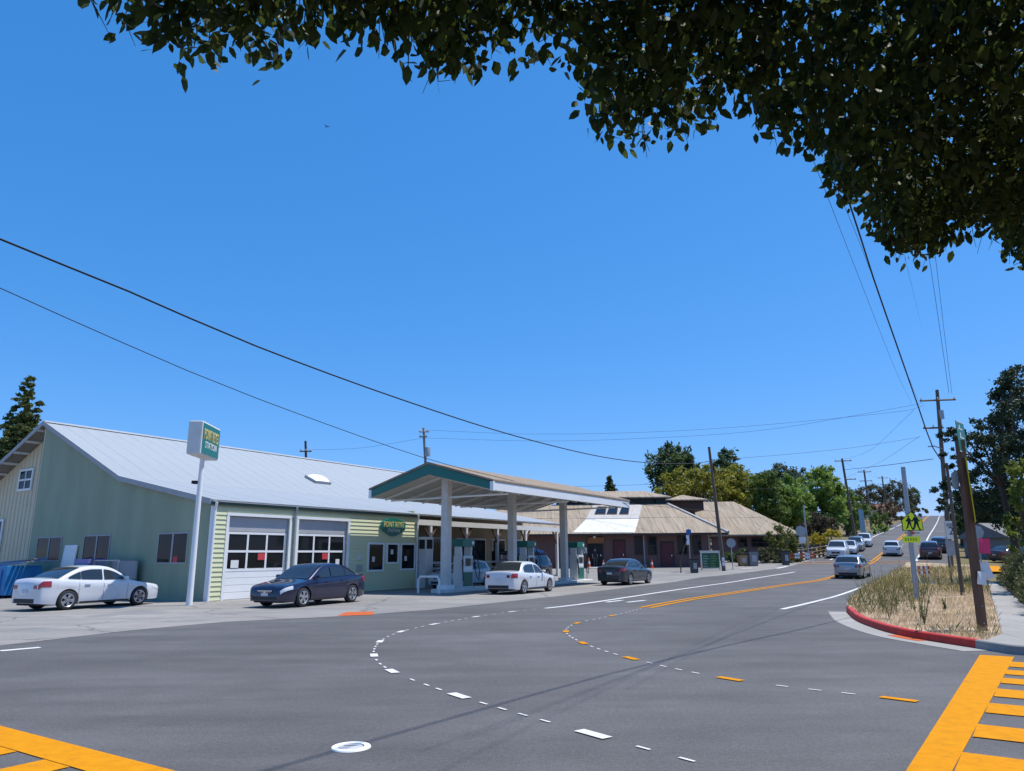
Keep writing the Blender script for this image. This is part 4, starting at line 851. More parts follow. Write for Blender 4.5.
bin_(694.5, 573, .28, 1.0, M_BIN, 'dark round-topped litter bin left of the info board'); bin_(753, 566, .42, 1.25, mat('bin_grey', (.16, .17, .18), .5, .1, 5), 'large grey bin with pale panel before the right wing'); bin_(786, 565, .3, 1.2, M_BIN, 'dark bin between the shrubs and the fence'); bin_(743, 566, .38, .95, M_CARD, 'brown planter box beside the large grey bin', 'planter')
def round_sign(px, pyb, pyc, rpx, label, sides=24, m=M_GREYM):
    b_ = gp(px, pyb); c_ = at(px, pyc, b_.y); r = rpx/740*b_.y; t = thing('road_sign', label, 'sign', b_); h = c_.z-b_.z
    ob('post', MB().tube([(0, 0, -.05), (0, 0, h+r*.8)], .035, 8), M_GREYM, t); ob('sign_plate', MB().lathe([(.0005, -.045), (r, -.045), (r, -.06), (.0005, -.06)], sides, 'y', c=(0, 0, h)), m, t); return t, h, r
round_sign(733, 570, 543, 4.6, 'grey round sign back right of the leaning pole')
t, h, r = round_sign(803.5, 562, 531, 5.4, 'grey octagonal sign back beside the plain light pole', 8)
ob('sign_plate', MB().box(-.25, .35, -.06, -.045, h-r*2.2, h-r*1.05), M_WHITE, t)
b_ = gp(809, 560); pole_obj('light_pole', b_, at(803.5, 505, b_.y), .09, .08, M_GREYM, 'plain grey metal pole beside the octagonal sign', 'pole')
# barricade and picket in front of the fence
def barricade(px, py, w, label, s=1., rz=0):
    p = gp(px, py); t = thing('barricade', label, 'barricade', (p.x, p.y, p.z+.10*(px > 870)), rz); t.scale = (s,)*3
    for x in (-w*.8, w*.8):
        for e in (-1, 1): ob('leg', MB().tube([(x, 0, .95), (x, e*.3, 0)], .025, 6), M_WHITE, t)
    for zz in (.55, .82):
        n = 6
        for i in range(n): ob('board_stripe', MB().box(-w+2*w*i/n, -w+2*w*(i+1)/n, -.14, -.115, zz, zz+.18), M_CONE if i % 2 else M_WHITE, t)
barricade(800, 564.5, 1.4, 'red and white barricade beside the plain light pole', 1.); barricade(923, 586, .5, 'small orange and white barricade in the weeds by the sign pole', .9, R(15))
# timber rail fence along the sidewalk of the hill road
fA = np.array(g2(797, 562)); fB = np.array(g2(832, 555)); fl = thing('rail_fence', 'weathered timber rail fence beside the parked white cars', 'fence', (fA[0], fA[1], 0))
nn = 9
for i in range(nn+1):
    q = fA+(fB-fA)*i/nn*1.1; z = terr(q[1]); l_ = q-fA; box('fence_post', M_WOODP, fl, l_[0]-.08, l_[0]+.08, l_[1]-.08, l_[1]+.08, z-.1, z+1.25)
    if i < nn:
        q2 = fA+(fB-fA)*(i+1)/nn*1.1
        for hh in (.35, .7, 1.05): ob('fence_rail', MB().tube([(l_[0], l_[1]-.11, z+hh), (q2[0]-fA[0], q2[1]-fA[1]-.11, terr(q2[1])+hh)], .06, 5), M_WOODP, fl)
# utility poles
def upole(bpx, bpy, tpx, tpy, Y, label, r0_, arms, m=M_WOODP, grp='wooden utility poles', zb_=None):
    b_ = at(bpx, bpy, Y); b_.z = terr(Y) if zb_ is None else zb_
    tp_, d = pole_obj('utility_pole', b_, at(tpx, tpy, Y), r0_, r0_*.65, m, label, group=grp)
    L_ = d.z
    for (py, w0, w1, yaw) in arms:
        f = (at(tpx, py, Y).z-b_.z)/L_; c_ = d*f; a = Vector((math.cos(yaw), math.sin(yaw), 0))
        ar = ob('crossarm', MB().tube([c_-a*w0+Vector((0, -.14, 0)), c_+a*w1+Vector((0, -.14, 0))], .075, 4), m, tp_)
        for s_ in np.linspace(-w0+.1, w1-.1, 3): ob('insulator', MB().lathe([(.04, 0), (.06, .1), (.03, .2)], 8, c=tuple(c_+a*s_+Vector((0, -.14, .07)))), M_OFFW, ar)
    return tp_, d, b_
PY = 58.
P1, d1, b1 = upole(950, 560, 937, 390, PY, 'tall utility pole with two crossarms left of the dark pine', .2, [(400.5, 1.45, 1.3, R(-8)), (428, 1.35, .2, R(-8))])
ob('transformer_bracket', MB().box(-.05, .3, -.2, 0, d1.z*.83, d1.z*.88), M_GREYM, P1, loc=(d1.x*.85, 0, 0)); ob('street_light_arm', MB().tube([(d1.x*.66, -.1, d1.z*.66), (d1.x*.66-.7, -.2, d1.z*.675), (d1.x*.66-1.2, -.2, d1.z*.672)], .05, 6), M_GREYM, P1)
SP = upole(962, 590, 946.5, 463, 28., 'slim dark pole just right of the tall utility pole', .075, [], zb_=.1)
upole(855, 537, 842, 458.5, 113., 'utility pole with two crossarms above the parked white cars', .24, [(461, 1.2, 1.3, R(-10)), (479.5, .2, 1.5, R(-10))]); upole(872, 531, 864, 470, 150., 'second utility pole up the hill with two crossarms', .25, [(472, 1.3, 1.3, R(-10)), (481, 1.2, 1.2, R(-10))]); upole(888.5, 524, 882, 476, 196., 'third utility pole up the hill before the pink house', .25, [(478, 1.2, 1.3, R(-10)), (484.5, .8, .9, R(-10))])
upole(431, 560, 423.5, 428, 78., 'utility pole with transformer rising behind the canopy gable', .2, [(432, .5, .6, 0), (437, .5, .35, 0)], m=mat('grey_pole_wood', (.22, .2, .19), .9, .2, 2)); 
trn = at(427.5, 452, 78.); tr_ = ob('transformer', MB().lathe([(.0005, .5), (.3, .5), (.32, .45), (.32, -.45), (.0005, -.5)], 16), M_GREYM, [o_ for o_ in bpy.data.objects if o_.get('label', '').startswith('utility pole with transformer')][0], smooth=True); tr_.location = trn-tr_.parent.location
upole(309, 560, 305.5, 441, 82., 'dark pole top with small crossarm above the white roof', .2, [(451.5, .65, .7, 0)], m=M_BTRIM)
# school crossing sign on a grey metal pole
ZS = .10
b_ = gp(917.5, 603); b_.z = ZS; tpx = at(903, 467, b_.y); t, d = pole_obj('school_crossing_sign', b_, tpx, .085, .075, M_GREYM, 'yellow green school crossing sign with two walking figures on grey pole', 'sign')
cS = at(910, 521.8, b_.y)-b_; M_FYG = mat('fluorescent_yellow_green', (.86, .95, .01), .45, .03, 3); sz = .36
pent = [(-sz, -sz*.85), (sz, -sz*.85), (sz, sz*.15), (0, sz*.95), (-sz, sz*.15)]
pl = ob('sign_plate', MB().prism(pent, 'y', -.125, -.11), M_BLACK, t, loc=cS); ob('sign_face', MB().prism([(x*.93, z*.93+.0) for x, z in pent], 'y', -.132, -.1255), M_FYG, pl)
def figure(cx, s, flip):
    m = MB(); f = -1 if flip else 1; Q = lambda pts: [(cx+f*x*s, y*s-.05) for x, y in pts]
    m.lathe([(.0005, -.137), (.05*s, -.137), (.05*s, -.1325)], 12, 'y', c=(cx+f*.0*s, 0, .30*s-.05))
    for pg in ([(-.07, .24), (.07, .24), (.09, .0), (-.07, .0)], [(-.07, .02), (.02, .02), (-.06, -.2), (-.15, -.28), (-.19, -.26), (-.12, -.16)], [(-.01, .02), (.09, .02), (.1, -.14), (.17, -.28), (.1, -.28), (.04, -.13)], [(.05, .22), (.17, .08), (.14, .05), (.03, .14)], [(-.05, .22), (-.16, .1), (-.13, .06), (-.03, .14)]): m.prism(Q(pg), 'y', -.137, -.1325)
    ob('walking_figure', m, M_BLACK, pl)
figure(-.11, .72, False); figure(.13, .88, False)
cA_ = at(909.5, 539.5, b_.y)-b_; pq = ob('arrow_plate', MB().box(-.3, .3, -.125, -.11, -.1, .1), M_FYG, t, loc=cA_); 
for k_ in range(5): ob('worn_mark', MB().box(-.22+k_*.09, -.17+k_*.09, -.129, -.1255, -.045, .045), mat('worn_print', (.25, .35, .03), .6, .2, 20), pq)
cB_ = at(910.5, 533, b_.y)-b_; ob('bracket_bar', MB().box(-.26, .26, -.12, -.105, -.03, .03), M_GREYM, t, loc=cB_); ob('beacon', MB().box(-.06, .06, -.14, -.121, -.05, .05), M_CONE, t, loc=cB_)
# wooden post with street name blade, yellow sign and flyers
b_ = gp(983.5, 636); b_.z = .11; PYp = b_.y; top = at(959.5, 440, PYp); t = thing('wooden_sign_post', 'brown square wooden post carrying green street blade and flyers', 'sign post', b_, 0)
dv = top-b_; w = .07; 
V = [(sx*w+o_.x, sy*w+o_.y, o_.z) for o_ in (Vector((0, 0, -.1)), dv) for sx, sy in ((-1, -1), (1, -1), (1, 1), (-1, 1))]
ob('post', MB().add(V, [(0, 3, 2, 1), (4, 5, 6, 7), (0, 1, 5, 4), (1, 2, 6, 5), (2, 3, 7, 6), (3, 0, 4, 7)]), M_POST, t, bev=.008)
def post_at(px, py): return at(px, py, PYp)-b_
# street blade seen nearly edge on: long axis runs away from the viewer
c_ = post_at(962, 437); bl = ob('street_blade', MB().box(-.28, .28, -.006, .006, -.34, .34), mat('blade_green', (.005, .16, .10), .4, .05, 3), t, loc=(c_.x, c_.y+.02, c_.z+.0), rz=R(44))
for k_, (a, c) in enumerate([(.16, .26), (-.03, .09), (-.22, -.12)]): ob('worn_letter', MB().box(-.18+.05*k_, .12+.03*k_, -.0085, -.0062, a, a+.03).box(-.1, -.04, -.0085, -.0062, a, c), M_WHITE, bl)
ob('blade_edge', MB().box(-.28, .28, -.0084, -.0062, -.335, -.318).box(-.28, .28, -.0084, -.0062, .318, .335), M_WHITE, bl)
c_ = post_at(971.5, 490); ob('yellow_sign', MB().box(-.34, .34, -.008, .008, -.68, .68), mat('sign_yellow', (.62, .50, .01), .45, .05, 4), t, loc=(c_.x+.02, c_.y+.1, c_.z), rz=R(62))
c_ = post_at(956.5, 480); ob('small_plate', MB().prism([(-.09, -.16), (.0, -.19), (.09, -.12), (.09, .16), (0, .19), (-.09, .13)], 'y', -.008, .008), M_TRIMG, t, loc=(c_.x-.0, c_.y+.05, c_.z), rz=R(20))
def flyer(px, py, wp, hp, m, nm, rz, tilt=0, yo=-.11):
    c_ = post_at(px, py); k_ = PYp/740/ (1) ; ww, hh = wp*k_/2*1.05, hp*k_/2*1.05
    gr = MB().grid([[(x*ww, .012*math.sin(3*x+2*z_), z_*hh) for x in np.linspace(-1, 1, 6)] for z_ in np.linspace(-1, 1, 6)]); o_ = ob(nm, gr, m, t, loc=(c_.x, c_.y+yo, c_.z), rot=(0, tilt, rz)); o_.modifiers.new('s', 'SOLIDIFY').thickness = .003
flyer(984.5, 546, 10, 14, mat('pink_flyer', (.72, .04, .14), .6, .05, 6), 'pink_flyer', R(-8), R(3), .0); flyer(983, 570, 8, 16, M_PAPER, 'flyer', R(-30), R(-14), -.1); flyer(978.5, 578, 9, 12, M_PAPER, 'flyer', R(5), R(8), -.115)
for f_ in (.035, .12): ob('bolt', MB().lathe([(.0005, -.012), (.014, -.012), (.014, 0)], 8, 'y', c=(dv.x*f_, dv.y*f_-w-.001, dv.z*f_)), M_GREYM, t)
# speed sign on the tall pole, sign backs further along
b_ = gp(950, 566); b_.y = 50; b_ = Vector((at(951, 566, 50).x, 50, terr(50))); t = thing('speed_sign', 'tall narrow white sign bearing a black numeral before the utility pole', 'sign', b_); ob('post', MB().tube([(0, 0, -.05), (0, 0, at(951, 521, 50).z-b_.z)], .04, 8), M_GREYM, t)
c_ = at(950.5, 530, 50)-b_; sgp = ob('sign_plate', MB().box(-.36, .36, -.07, -.055, -.6, .6), M_WHITE, t, loc=c_); link('numeral', text_mesh('2', .75, M_BLACK), sgp, (0, -.076, -.08), rot=(R(90), 0, 0))
for k_ in range(2): ob('panel_band', MB().box(-.28, .28, -.074, -.0705, .36-.12*k_, .42-.12*k_), M_BLACK, sgp)
c_ = at(950.5, 548, 50)-b_; ob('lower_plate', MB().box(-.33, .33, -.07, -.055, -.5, .5), M_TRIMG, t, loc=c_)
b_ = Vector((at(981, 560, 40).x, 40, .1)); t = thing('stop_sign', 'grey octagonal sign back seen just right of the wooden post', 'sign', b_); hz = at(981.5, 532, 40).z-b_.z; ob('post', MB().tube([(0, 0, -.1), (0, 0, hz+.3)], .04, 8), M_GREYM, t); ob('sign_plate', MB().lathe([(.0005, -.05), (.36, -.05), (.36, -.065), (.0005, -.065)], 8, 'y', c=(0, 0, hz)), M_GREYM, t)
b_ = Vector((at(864, 540, 105).x, 105, terr(105))); t = thing('banner_sign', 'pale blue tall sign panel below the hill poles', 'sign', b_); ob('post', MB().tube([(0, 0, -.1), (0, 0, 4.6)], .06, 6), M_GREYM, t); ob('panel', MB().box(-.36, .36, -.1, -.06, 1.2, 4.4), mat('pale_blue_panel', (.30, .42, .5), .5, .1, 2), t)
# dumpster, crates and panel by the gable wall
def gl(x, y): q = C0+UD*x-ND*y; return q
M_BLUE = mat('dumpster_blue', (.012, .17, .42), .5, .15, 3); q = gl(-1.7, 12.9)
t = thing('dumpster', 'blue dumpster piled with planks behind the white sedan', 'dumpster', (q[0], q[1], .008), RZ); ob('body', MB().prism([(-1.9, .12), (1.9, .12), (1.9, 1.42), (-1.9, 1.42)], 'x', -.75, .75), M_BLUE, t, bev=.03)
for y_ in (-1.5, -.5, .5, 1.5): ob('rib', MB().box(-.80, -.752, y_-.05, y_+.05, .15, 1.25), M_BLUE, t)
ob('label_plate', MB().box(-.79, -.753, 1.05, 1.4, .85, 1.1), M_WHITE, t)
for (x_, y_) in ((-.55, -1.6), (.55, -1.6), (-.55, 1.6), (.55, 1.6)): ob('caster', MB().lathe([(.0005, -.04), (.06, -.04), (.06, .04), (.0005, .04)], 10, 'y', c=(x_, y_, .06)), M_BLACK, t)
for i in range(7):
    a = (random.uniform(-.6, .2), -2.2+random.uniform(-.3, .2)); o_ = ob('scrap_plank', MB().box(-.07, .07, -1.9, 2.0, -.02, .02), mat('grey_plank', (.25, .22, .2), .9, .2, 3) if i % 3 else M_BLUE, loc=(*(q+UD*(-.5+.17*i)+ND*.6), 1.46+.035*i), rot=(R(-3), 0, RZ+R(random.uniform(-9, 9))))
    tag(o_, ['lowest', 'second lowest', 'third', 'middle', 'third highest', 'second highest', 'topmost'][i]+' weathered plank of the pile on the blue dumpster', 'plank', 'planks on the dumpster')
q = gl(-.9, 7.0); t = thing('crate', 'blue plastic crate holding bottles by the gable wall window', 'crate', (*q, .008), RZ); ob('body', MB().box(-.4, .4, -.5, .5, 0, 1.5), M_BLUE, t, bev=.02); ob('top_rim', MB().box(-.42, .42, -.52, .52, 1.505, 1.7), mat('purple_crate', (.16, .17, .42), .6, .2, 5), t)
q = gl(-.7, 5.4); t = thing('wire_cage', 'grey wire cage standing against the gable wall', 'cage', (*q, .008), RZ); fr_ = MB()
for x_ in (-.4, .4):
    for y_ in (-.95, .95): fr_.box(x_-.03, x_+.03, y_-.03, y_+.03, 0, 1.65)
for z_ in (.05, .8, 1.6): fr_.box(-.4, .4, -.98, -.93, z_, z_+.05).box(-.4, .4, .93, .98, z_, z_+.05).box(-.43, -.38, -.95, .95, z_, z_+.05).box(.38, .43, -.95, .95, z_, z_+.05)
ob('frame', fr_, M_GREYM, t)
for i in range(16): ob('wire', MB().box(-.435, -.43, -.9+i*.12, -.885+i*.12, .1, 1.6), M_GREYM, t)
ob('back_sheet', MB().box(.37, .378, -.9, .9, .1, 1.6), M_TRIMG, t)
q = gl(-.25, 10.4); t = ob('white_panel', MB().box(-.03, .03, -.55, .55, 0, 2.35), M_WHITE, loc=(*q, .02), rot=(0, R(5), RZ)); tag(t, 'white door panel leaning on the gable wall between windows', 'panel')
# white cabinet by the porch corner
q = grid2(13.55, .35); t = thing('ice_cabinet', 'tall narrow white cabinet at the end of the siding', 'cabinet', (*q, .008), RZ); ob('body', MB().box(-.35, .35, -.25, .25, 0, 2.75), M_OFFW, t, bev=.02); ob('window_panel', MB().box(-.25, .25, -.262, -.252, 2.1, 2.6), M_DARK, t); ob('end_window', MB().box(-.362, -.352, -.2, .2, 2.1, 2.6), M_DARK, t)
# porch goods
M_POT = mat('terracotta', (.3, .1, .05), .8, .1, 4)
RACK = [mat('goods_%d' % i, c_, .6, .2, 6) for i, c_ in enumerate([(.30, .05, .04), (.06, .10, .25), (.30, .26, .08), (.05, .14, .07), (.35, .33, .3)])]
for i, (x_, lb) in enumerate([(15.4, 'dark display rack of goods on the porch nearest the cabinet'), (19.6, 'dark display rack of goods on the porch behind the pumps'), (23.9, 'dark display rack of goods near the far end of the porch')]):
    q = grid2(x_, -1.3); t = thing('display_rack', lb, 'rack', (*q, .325), RZ, 'racks on the shop porch')
    for sx in (-.8, .8): ob('upright', MB().box(sx-.03, sx+.03, -.2, .2, 0, 1.7), M_TRIMB0, t)
    for z_ in (.1, .6, 1.1, 1.6):
        ob('shelf', MB().box(-.77, .77, -.2, .2, z_, z_+.03), M_TRIMB0, t)
        for j in range(6):
            if z_ < 1.5: ob('goods', MB().box(-.74+j*.25, -.74+j*.25+.2, -.17, .1, z_+.032, z_+.2+.2*random.random()), RACK[(i+j+int(z_*5)) % 5], t)
# ================================================================ PERSON at the doorway
def person(px, py, label):
    p = Vector((at(px, py, 65.1).x, 65.1, terr(65.1)+.004)); t = thing('person', label, 'person', (p.x, p.y, p.z+.004), R(20))
    J = {'pel': (0, 0, .95), 'wa': (0, 0, 1.1), 'ch': (0, -.01, 1.32), 'nk': (0, 0, 1.48), 'hd0': (0, -.01, 1.56), 'hd': (0, -.02, 1.68), 'ls': (.17, 0, 1.42), 'le': (.23, .03, 1.16), 'lh': (.2, -.1, .93), 'rs': (-.17, 0, 1.42), 're': (-.24, .03, 1.16), 'rh': (-.23, -.03, .88), 'lp': (.09, 0, .9), 'lk': (.11, -.03, .5), 'la': (.11, .03, .08), 'lt': (.13, -.13, .03), 'rp': (-.09, 0, .9), 'rk': (-.1, 0, .5), 'ra': (-.12, .04, .08), 'rt': (-.15, -.12, .03)}
    rad = dict(pel=.15, wa=.135, ch=.16, nk=.06, hd0=.075, hd=.1, ls=.075, le=.048, lh=.035, rs=.075, re=.048, rh=.035, lp=.1, lk=.065, la=.045, lt=.04, rp=.1, rk=.065, ra=.045, rt=.04)
    E = [('pel', 'wa'), ('wa', 'ch'), ('ch', 'nk'), ('nk', 'hd0'), ('hd0', 'hd'), ('ch', 'ls'), ('ls', 'le'), ('le', 'lh'), ('ch', 'rs'), ('rs', 're'), ('re', 'rh'), ('pel', 'lp'), ('lp', 'lk'), ('lk', 'la'), ('la', 'lt'), ('pel', 'rp'), ('rp', 'rk'), ('rk', 'ra'), ('ra', 'rt')]
    V = [list(J[k_]) for k_ in J]; rl = [rad[k_] for k_ in J]; names = list(J); Ei = [(names.index(a), names.index(c)) for a, c in E]
    for side, sx in (('lh', 1), ('rh', -1)):   # five fingers as short chains
        hx, hy, hz_ = J[side]
        for f_ in range(5):
            i0 = len(V); off = (f_-2)*.018
            V += [[hx+off*.3, hy+off, hz_-.055-.005*(f_ % 3)], [hx+off*.3-.01*sx, hy+off*1.1, hz_-.095-.008*(2-abs(f_-2))]]; rl += [.011, .009]; Ei += [(names.index(side), i0), (i0, i0+1)]
    me = bpy.data.meshes.new('body'); me.from_pydata(V, Ei, []); o_ = bpy.data.objects.new('body', me); COL.objects.link(o_); bpy.context.view_layer.objects.active = o_
    md = o_.modifiers.new('skin', 'SKIN'); o_.modifiers.new('sub', 'SUBSURF').levels = 1
    for i, sv in enumerate(me.skin_vertices[0].data): sv.radius = (rl[i], rl[i]); sv.use_root = (i == 0)
    bpy.context.view_layer.update(); m2 = bpy.data.meshes.new_from_object(o_.evaluated_get(bpy.context.evaluated_depsgraph_get())); bpy.data.objects.remove(o_)
    for mm in (mat('skin', (.45, .27, .19), .6, .05, 5), mat('navy_cloth', (.02, .022, .035), .9, .15, 9), mat('grey_trousers', (.06, .06, .065), .9, .15, 9), M_BLACK): m2.materials.append(mm)
    for pg in m2.polygons:
        z_ = pg.center.z; x_ = abs(pg.center.x); pg.material_index = 3 if z_ < .1 else (2 if z_ < .93 and x_ < .19 else (0 if z_ > 1.47 or (x_ > .18 and z_ < 1.2) else 1)); pg.use_smooth = True
    bo = link('body', m2, t)
    ob('hair', MB().lathe([(.0005, .13), (.07, .115), (.108, .05), (.112, -.02), (.1, -.09)], 14, c=(0, .015, 1.69)), mat('dark_hair', (.03, .02, .015), .7, .2, 20), t, smooth=True)
    ob('nose', MB().lathe([(.0005, .03), (.014, -.012), (.0005, -.02)], 8, c=(0, -.122, 1.665)), MATS['skin'], t)
    for sx in (-1, 1): ob('ear', MB().lathe([(.0005, .03), (.016, 0), (.0005, -.03)], 8, c=(sx*.105, -.01, 1.67)), MATS['skin'], t); ob('eye', MB().lathe([(.0005, .008), (.009, 0), (.0005, -.008)], 8, c=(sx*.036, -.112, 1.69)), M_DARK, t)
    ob('mouth', MB().box(-.025, .025, -.116, -.108, 1.622, 1.628), mat('lips', (.3, .1, .09), .6, 0), t)
person(595.5, 566.8, 'person in dark clothes standing in the brown building doorway')
# ================================================================ WIRES
def wire(pts, A, B, r, label, ext=None):
    P = [onplane(px, py, A, B) for px, py in pts]
    P = [Vector(v) for v in catmull([np.array(p) for p in P], 1.5)]
    if ext: d = (P[-1]-P[-2]).normalized(); P.append(P[-1]+d*ext)
    o_ = ob('overhead_wire', MB().tube(P, r, 5), M_WIRE); tag(o_, label, 'wire', 'overhead wires'); return o_
L0 = at(0, 239, 15.)
TPp = tT-(tT-bT)*.1
wire([(711.5, 461), (693, 463.3), (655, 463.3), (600, 456.5), (512, 435), (400, 399), (256, 346), (128, 291), (0, 239), (-200, 150)], (TPp.x, TPp.y), L0, .026, 'thick black cable sagging from the leaning pole to upper left')
L1 = at(0, 288, 17.)
wire([(721, 512), (600, 500), (510, 480), (420, 456.5), (256, 398), (128, 345), (0, 288), (-200, 200)], (bT.x, bT.y), L1, .013, 'thinner black cable below the thick one at the left')
B1 = (b1.x-.8, b1.y-.2); Q1 = at(848, 199, 15.4)
wire([(946, 466), (933, 448), (918, 406), (896, 343), (873, 277), (848, 199), (800, 70), (740, -60)], at(946, 466, 28.), at(848, 199, 14.9), .02, 'thick black cable rising from the slim pole into the leaves', 16)
for i, (pts, Y_) in enumerate([([(912, 404), (896, 371), (865, 293), (830, 203), (780, 75), (730, -60)], 15.), ([(919, 402), (905, 368), (870, 270), (840, 195), (800, 90), (750, -40)], 15.5), ([(937, 391), (922, 328), (902, 248), (870, 120), (840, 0)], 17.), ([(949, 393), (940, 330), (929, 256), (910, 130), (890, 0)], 18.), ([(952, 394), (944, 330), (935, 254), (917, 130), (898, 0)], 18.5)]):
    wire(pts, (b1.x-1+i*.5, b1.y), at(*pts[3], Y_), .0055, ['outermost thin wire left of the thick rising cable', 'thin wire close left of the thick rising cable', 'thin wire rising from the tall pole tip', 'left one of the twin wires from the crossarm end', 'right one of the twin wires from the crossarm end'][i])
for i, (pts, A, B) in enumerate([([(920, 402), (910, 410), (768, 424.5), (650, 432), (530, 434), (424, 430)], (b1.x, b1.y), at(424, 430, 78)), ([(920, 404), (768, 429.5), (650, 438), (540, 441), (425, 438)], (b1.x, b1.y), at(424, 430, 78)), ([(920, 437), (850, 448), (768, 456), (712, 460)], (b1.x, b1.y), tT), ([(842, 470), (880, 466), (933, 459)], at(842, 470, 113), (b1.x, b1.y)), ([(842, 460), (870, 450), (914, 410)], at(842, 470, 113), (b1.x, b1.y)), ([(845, 478), (880, 462), (920, 436)], at(842, 470, 113), (b1.x, b1.y)), ([(500, 487), (600, 486), (690, 482), (712, 478)], at(500, 487, 80), tT), ([(842, 460), (853, 467), (864, 472)], at(842, 470, 113), at(864, 472, 150)), ([(864, 472), (873, 476), (882, 478)], at(864, 472, 150), at(882, 478, 196)), ([(716, 470), (735, 480), (760, 489), (842, 480)], tT, at(842, 480, 113)), ([(305, 450), (360, 448), (424, 438)], at(305, 450, 82), at(424, 438, 78))]):
    wire(pts, A, B, .012 if i != 3 else .03, ['topmost faint wire crossing the sky towards the canopy pole', 'second faint wire crossing the sky towards the canopy pole', 'faint wire between tall pole and leaning pole top', 'dark cable from the tall pole to the first hill pole', 'thin slanted wire from tall pole crossarm to first hill pole', 'thin lower slanted wire to the first hill pole', 'faint wire above the brown roof to the leaning pole', 'thin wire between first and second hill poles', 'thin wire between second and third hill poles', 'sagging wire from the leaning pole across the tree row', 'thin wire between the two poles behind the white roof'][i])
# ================================================================ VEGETATION
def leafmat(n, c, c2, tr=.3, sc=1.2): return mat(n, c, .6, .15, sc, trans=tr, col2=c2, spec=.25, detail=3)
G_DARK = leafmat('leaf_dark', (.036, .062, .024), (.075, .115, .038)); G_MID = leafmat('leaf_mid', (.065, .105, .022), (.125, .185, .042)); G_FRESH = leafmat('leaf_fresh', (.10, .17, .03), (.20, .30, .06)); G_YEL = leafmat('leaf_yellow_green', (.14, .16, .02), (.28, .27, .04)); G_OLIVE = leafmat('leaf_olive', (.055, .06, .025), (.10, .10, .045)); G_PINE = leafmat('pine_needles', (.014, .030, .016), (.034, .058, .022), .15); G_BLUE = leafmat('leaf_bluish', (.06, .085, .065), (.10, .14, .09)); G_BRUSH = leafmat('brush_brown', (.08, .055, .035), (.12, .09, .05))
M_BARK = mat('bark', (.075, .055, .042), .95, .3, 3, .5, 18, stretch=(4, 4, .7))
def blobs_leaves(blobs, s, dens, flat=1.):
    out = []
    for (c, r) in blobs:
        r = np.array(r if hasattr(r, '__len__') else (r, r, r*flat), float); n = int(7*dens*(r[0]*r[1]*r[2])**(2/3)/(s*s))
        nsub = max(4, int(n/45)); sc = unit(nsub)*RNG.uniform(.55, 1.0, nsub)[:, None]
        idx = RNG.integers(0, nsub, n); q = sc[idx]+RNG.normal(size=(n, 3))*.17
        out.append(np.array(c)+q*r)
    P = np.concatenate(out); U, V = leaf_axes(len(P), s); return quads(P, U, V)
def tree(name, label, base, blobs, s, dens, m, group=None, trunk_r=.18, cat='tree', flat=1., bark=M_BARK, limbs=True):
    base = Vector(base); t = thing(name, label, cat, base, group=group)
    bl = [((np.array(c)-np.array(base)), r) for c, r in blobs]
    link('crown', quad_mesh('crown', blobs_leaves(bl, s, dens, flat), m), t)
    cen_ = np.mean([c for c, r in bl], axis=0); topz = max(c[2] for c, r in bl); tk = MB()
    mid = Vector((cen_[0]*.5, cen_[1]*.5, topz*.45)); tk.tube([Vector((0, 0, -.25)), Vector((cen_[0]*.15, cen_[1]*.15, topz*.2)), mid, Vector((*np.mean([c[:2] for c, r in bl if c[2] > topz*.85], axis=0), topz*.9))], [trunk_r*1.25, trunk_r, trunk_r*.7, trunk_r*.25], 8)
    if limbs:
        for c, r in bl[:14]:
            c = Vector(c); k_ = mid*.9+Vector((0, 0, (c.z-mid.z)*.15)); tk.tube([mid*.95, (mid+c)/2+Vector((0, 0, -.1*abs(c.x))), c], [trunk_r*.45, trunk_r*.3, trunk_r*.1], 5)
    ob('trunk', tk, bark, t, smooth=True); return t
GROW = 1.25
def px_blobs(lst, Y, spread, seed=0):
    rr = random.Random(seed); out = []
    for (px, py, rp) in lst:
        y_ = Y+rr.uniform(-spread, spread); c = at(px, py, y_); r = rp/740*y_*GROW; out.append((tuple(c), r))
    return out
def gbase(px, Y): return (at(px, 540, Y).x, Y, terr(Y))
# conifer behind the cream gable
def conifer(label, px, pyt, wpx, Y, m, s, dens, group=None, zlow=.15):
    b_ = gbase(px, Y); top = at(px, pyt, Y).z; hgt = top-b_[2]; w = wpx/740*Y; bl = []
    n = 40
    for i in range(n):
        f = (i/(n-1))**.85; z_ = b_[2]+hgt*(1-f*(1-zlow)); rad = w*(.2+.8*f)
        k_ = 3 if i < 8 else 7
        for j in range(k_):
            a = j*2*math.pi/k_+i*1.1+random.uniform(-.4, .4); rr = rad*random.uniform(.35, .85) if i > 3 else rad*.25
            bl.append(((b_[0]+math.cos(a)*rr, b_[1]+math.sin(a)*rr, z_-rr*.22), (rad*.42+.12, rad*.42+.12, rad*.16+.15)))
    t = tree('conifer', label, b_, bl, s, dens, m, group, .25, limbs=False); return t
conifer('tall conifer behind the cream gable at the left edge', 5, 378, 38, 62., leafmat('conifer_green', (.055, .08, .02), (.12, .14, .04), .2), .15, 2.2)
conifer('small dark conifer standing alone above the brown roof', 612, 477, 13, 112., G_DARK, .28, 3., 'trees behind the brown building')
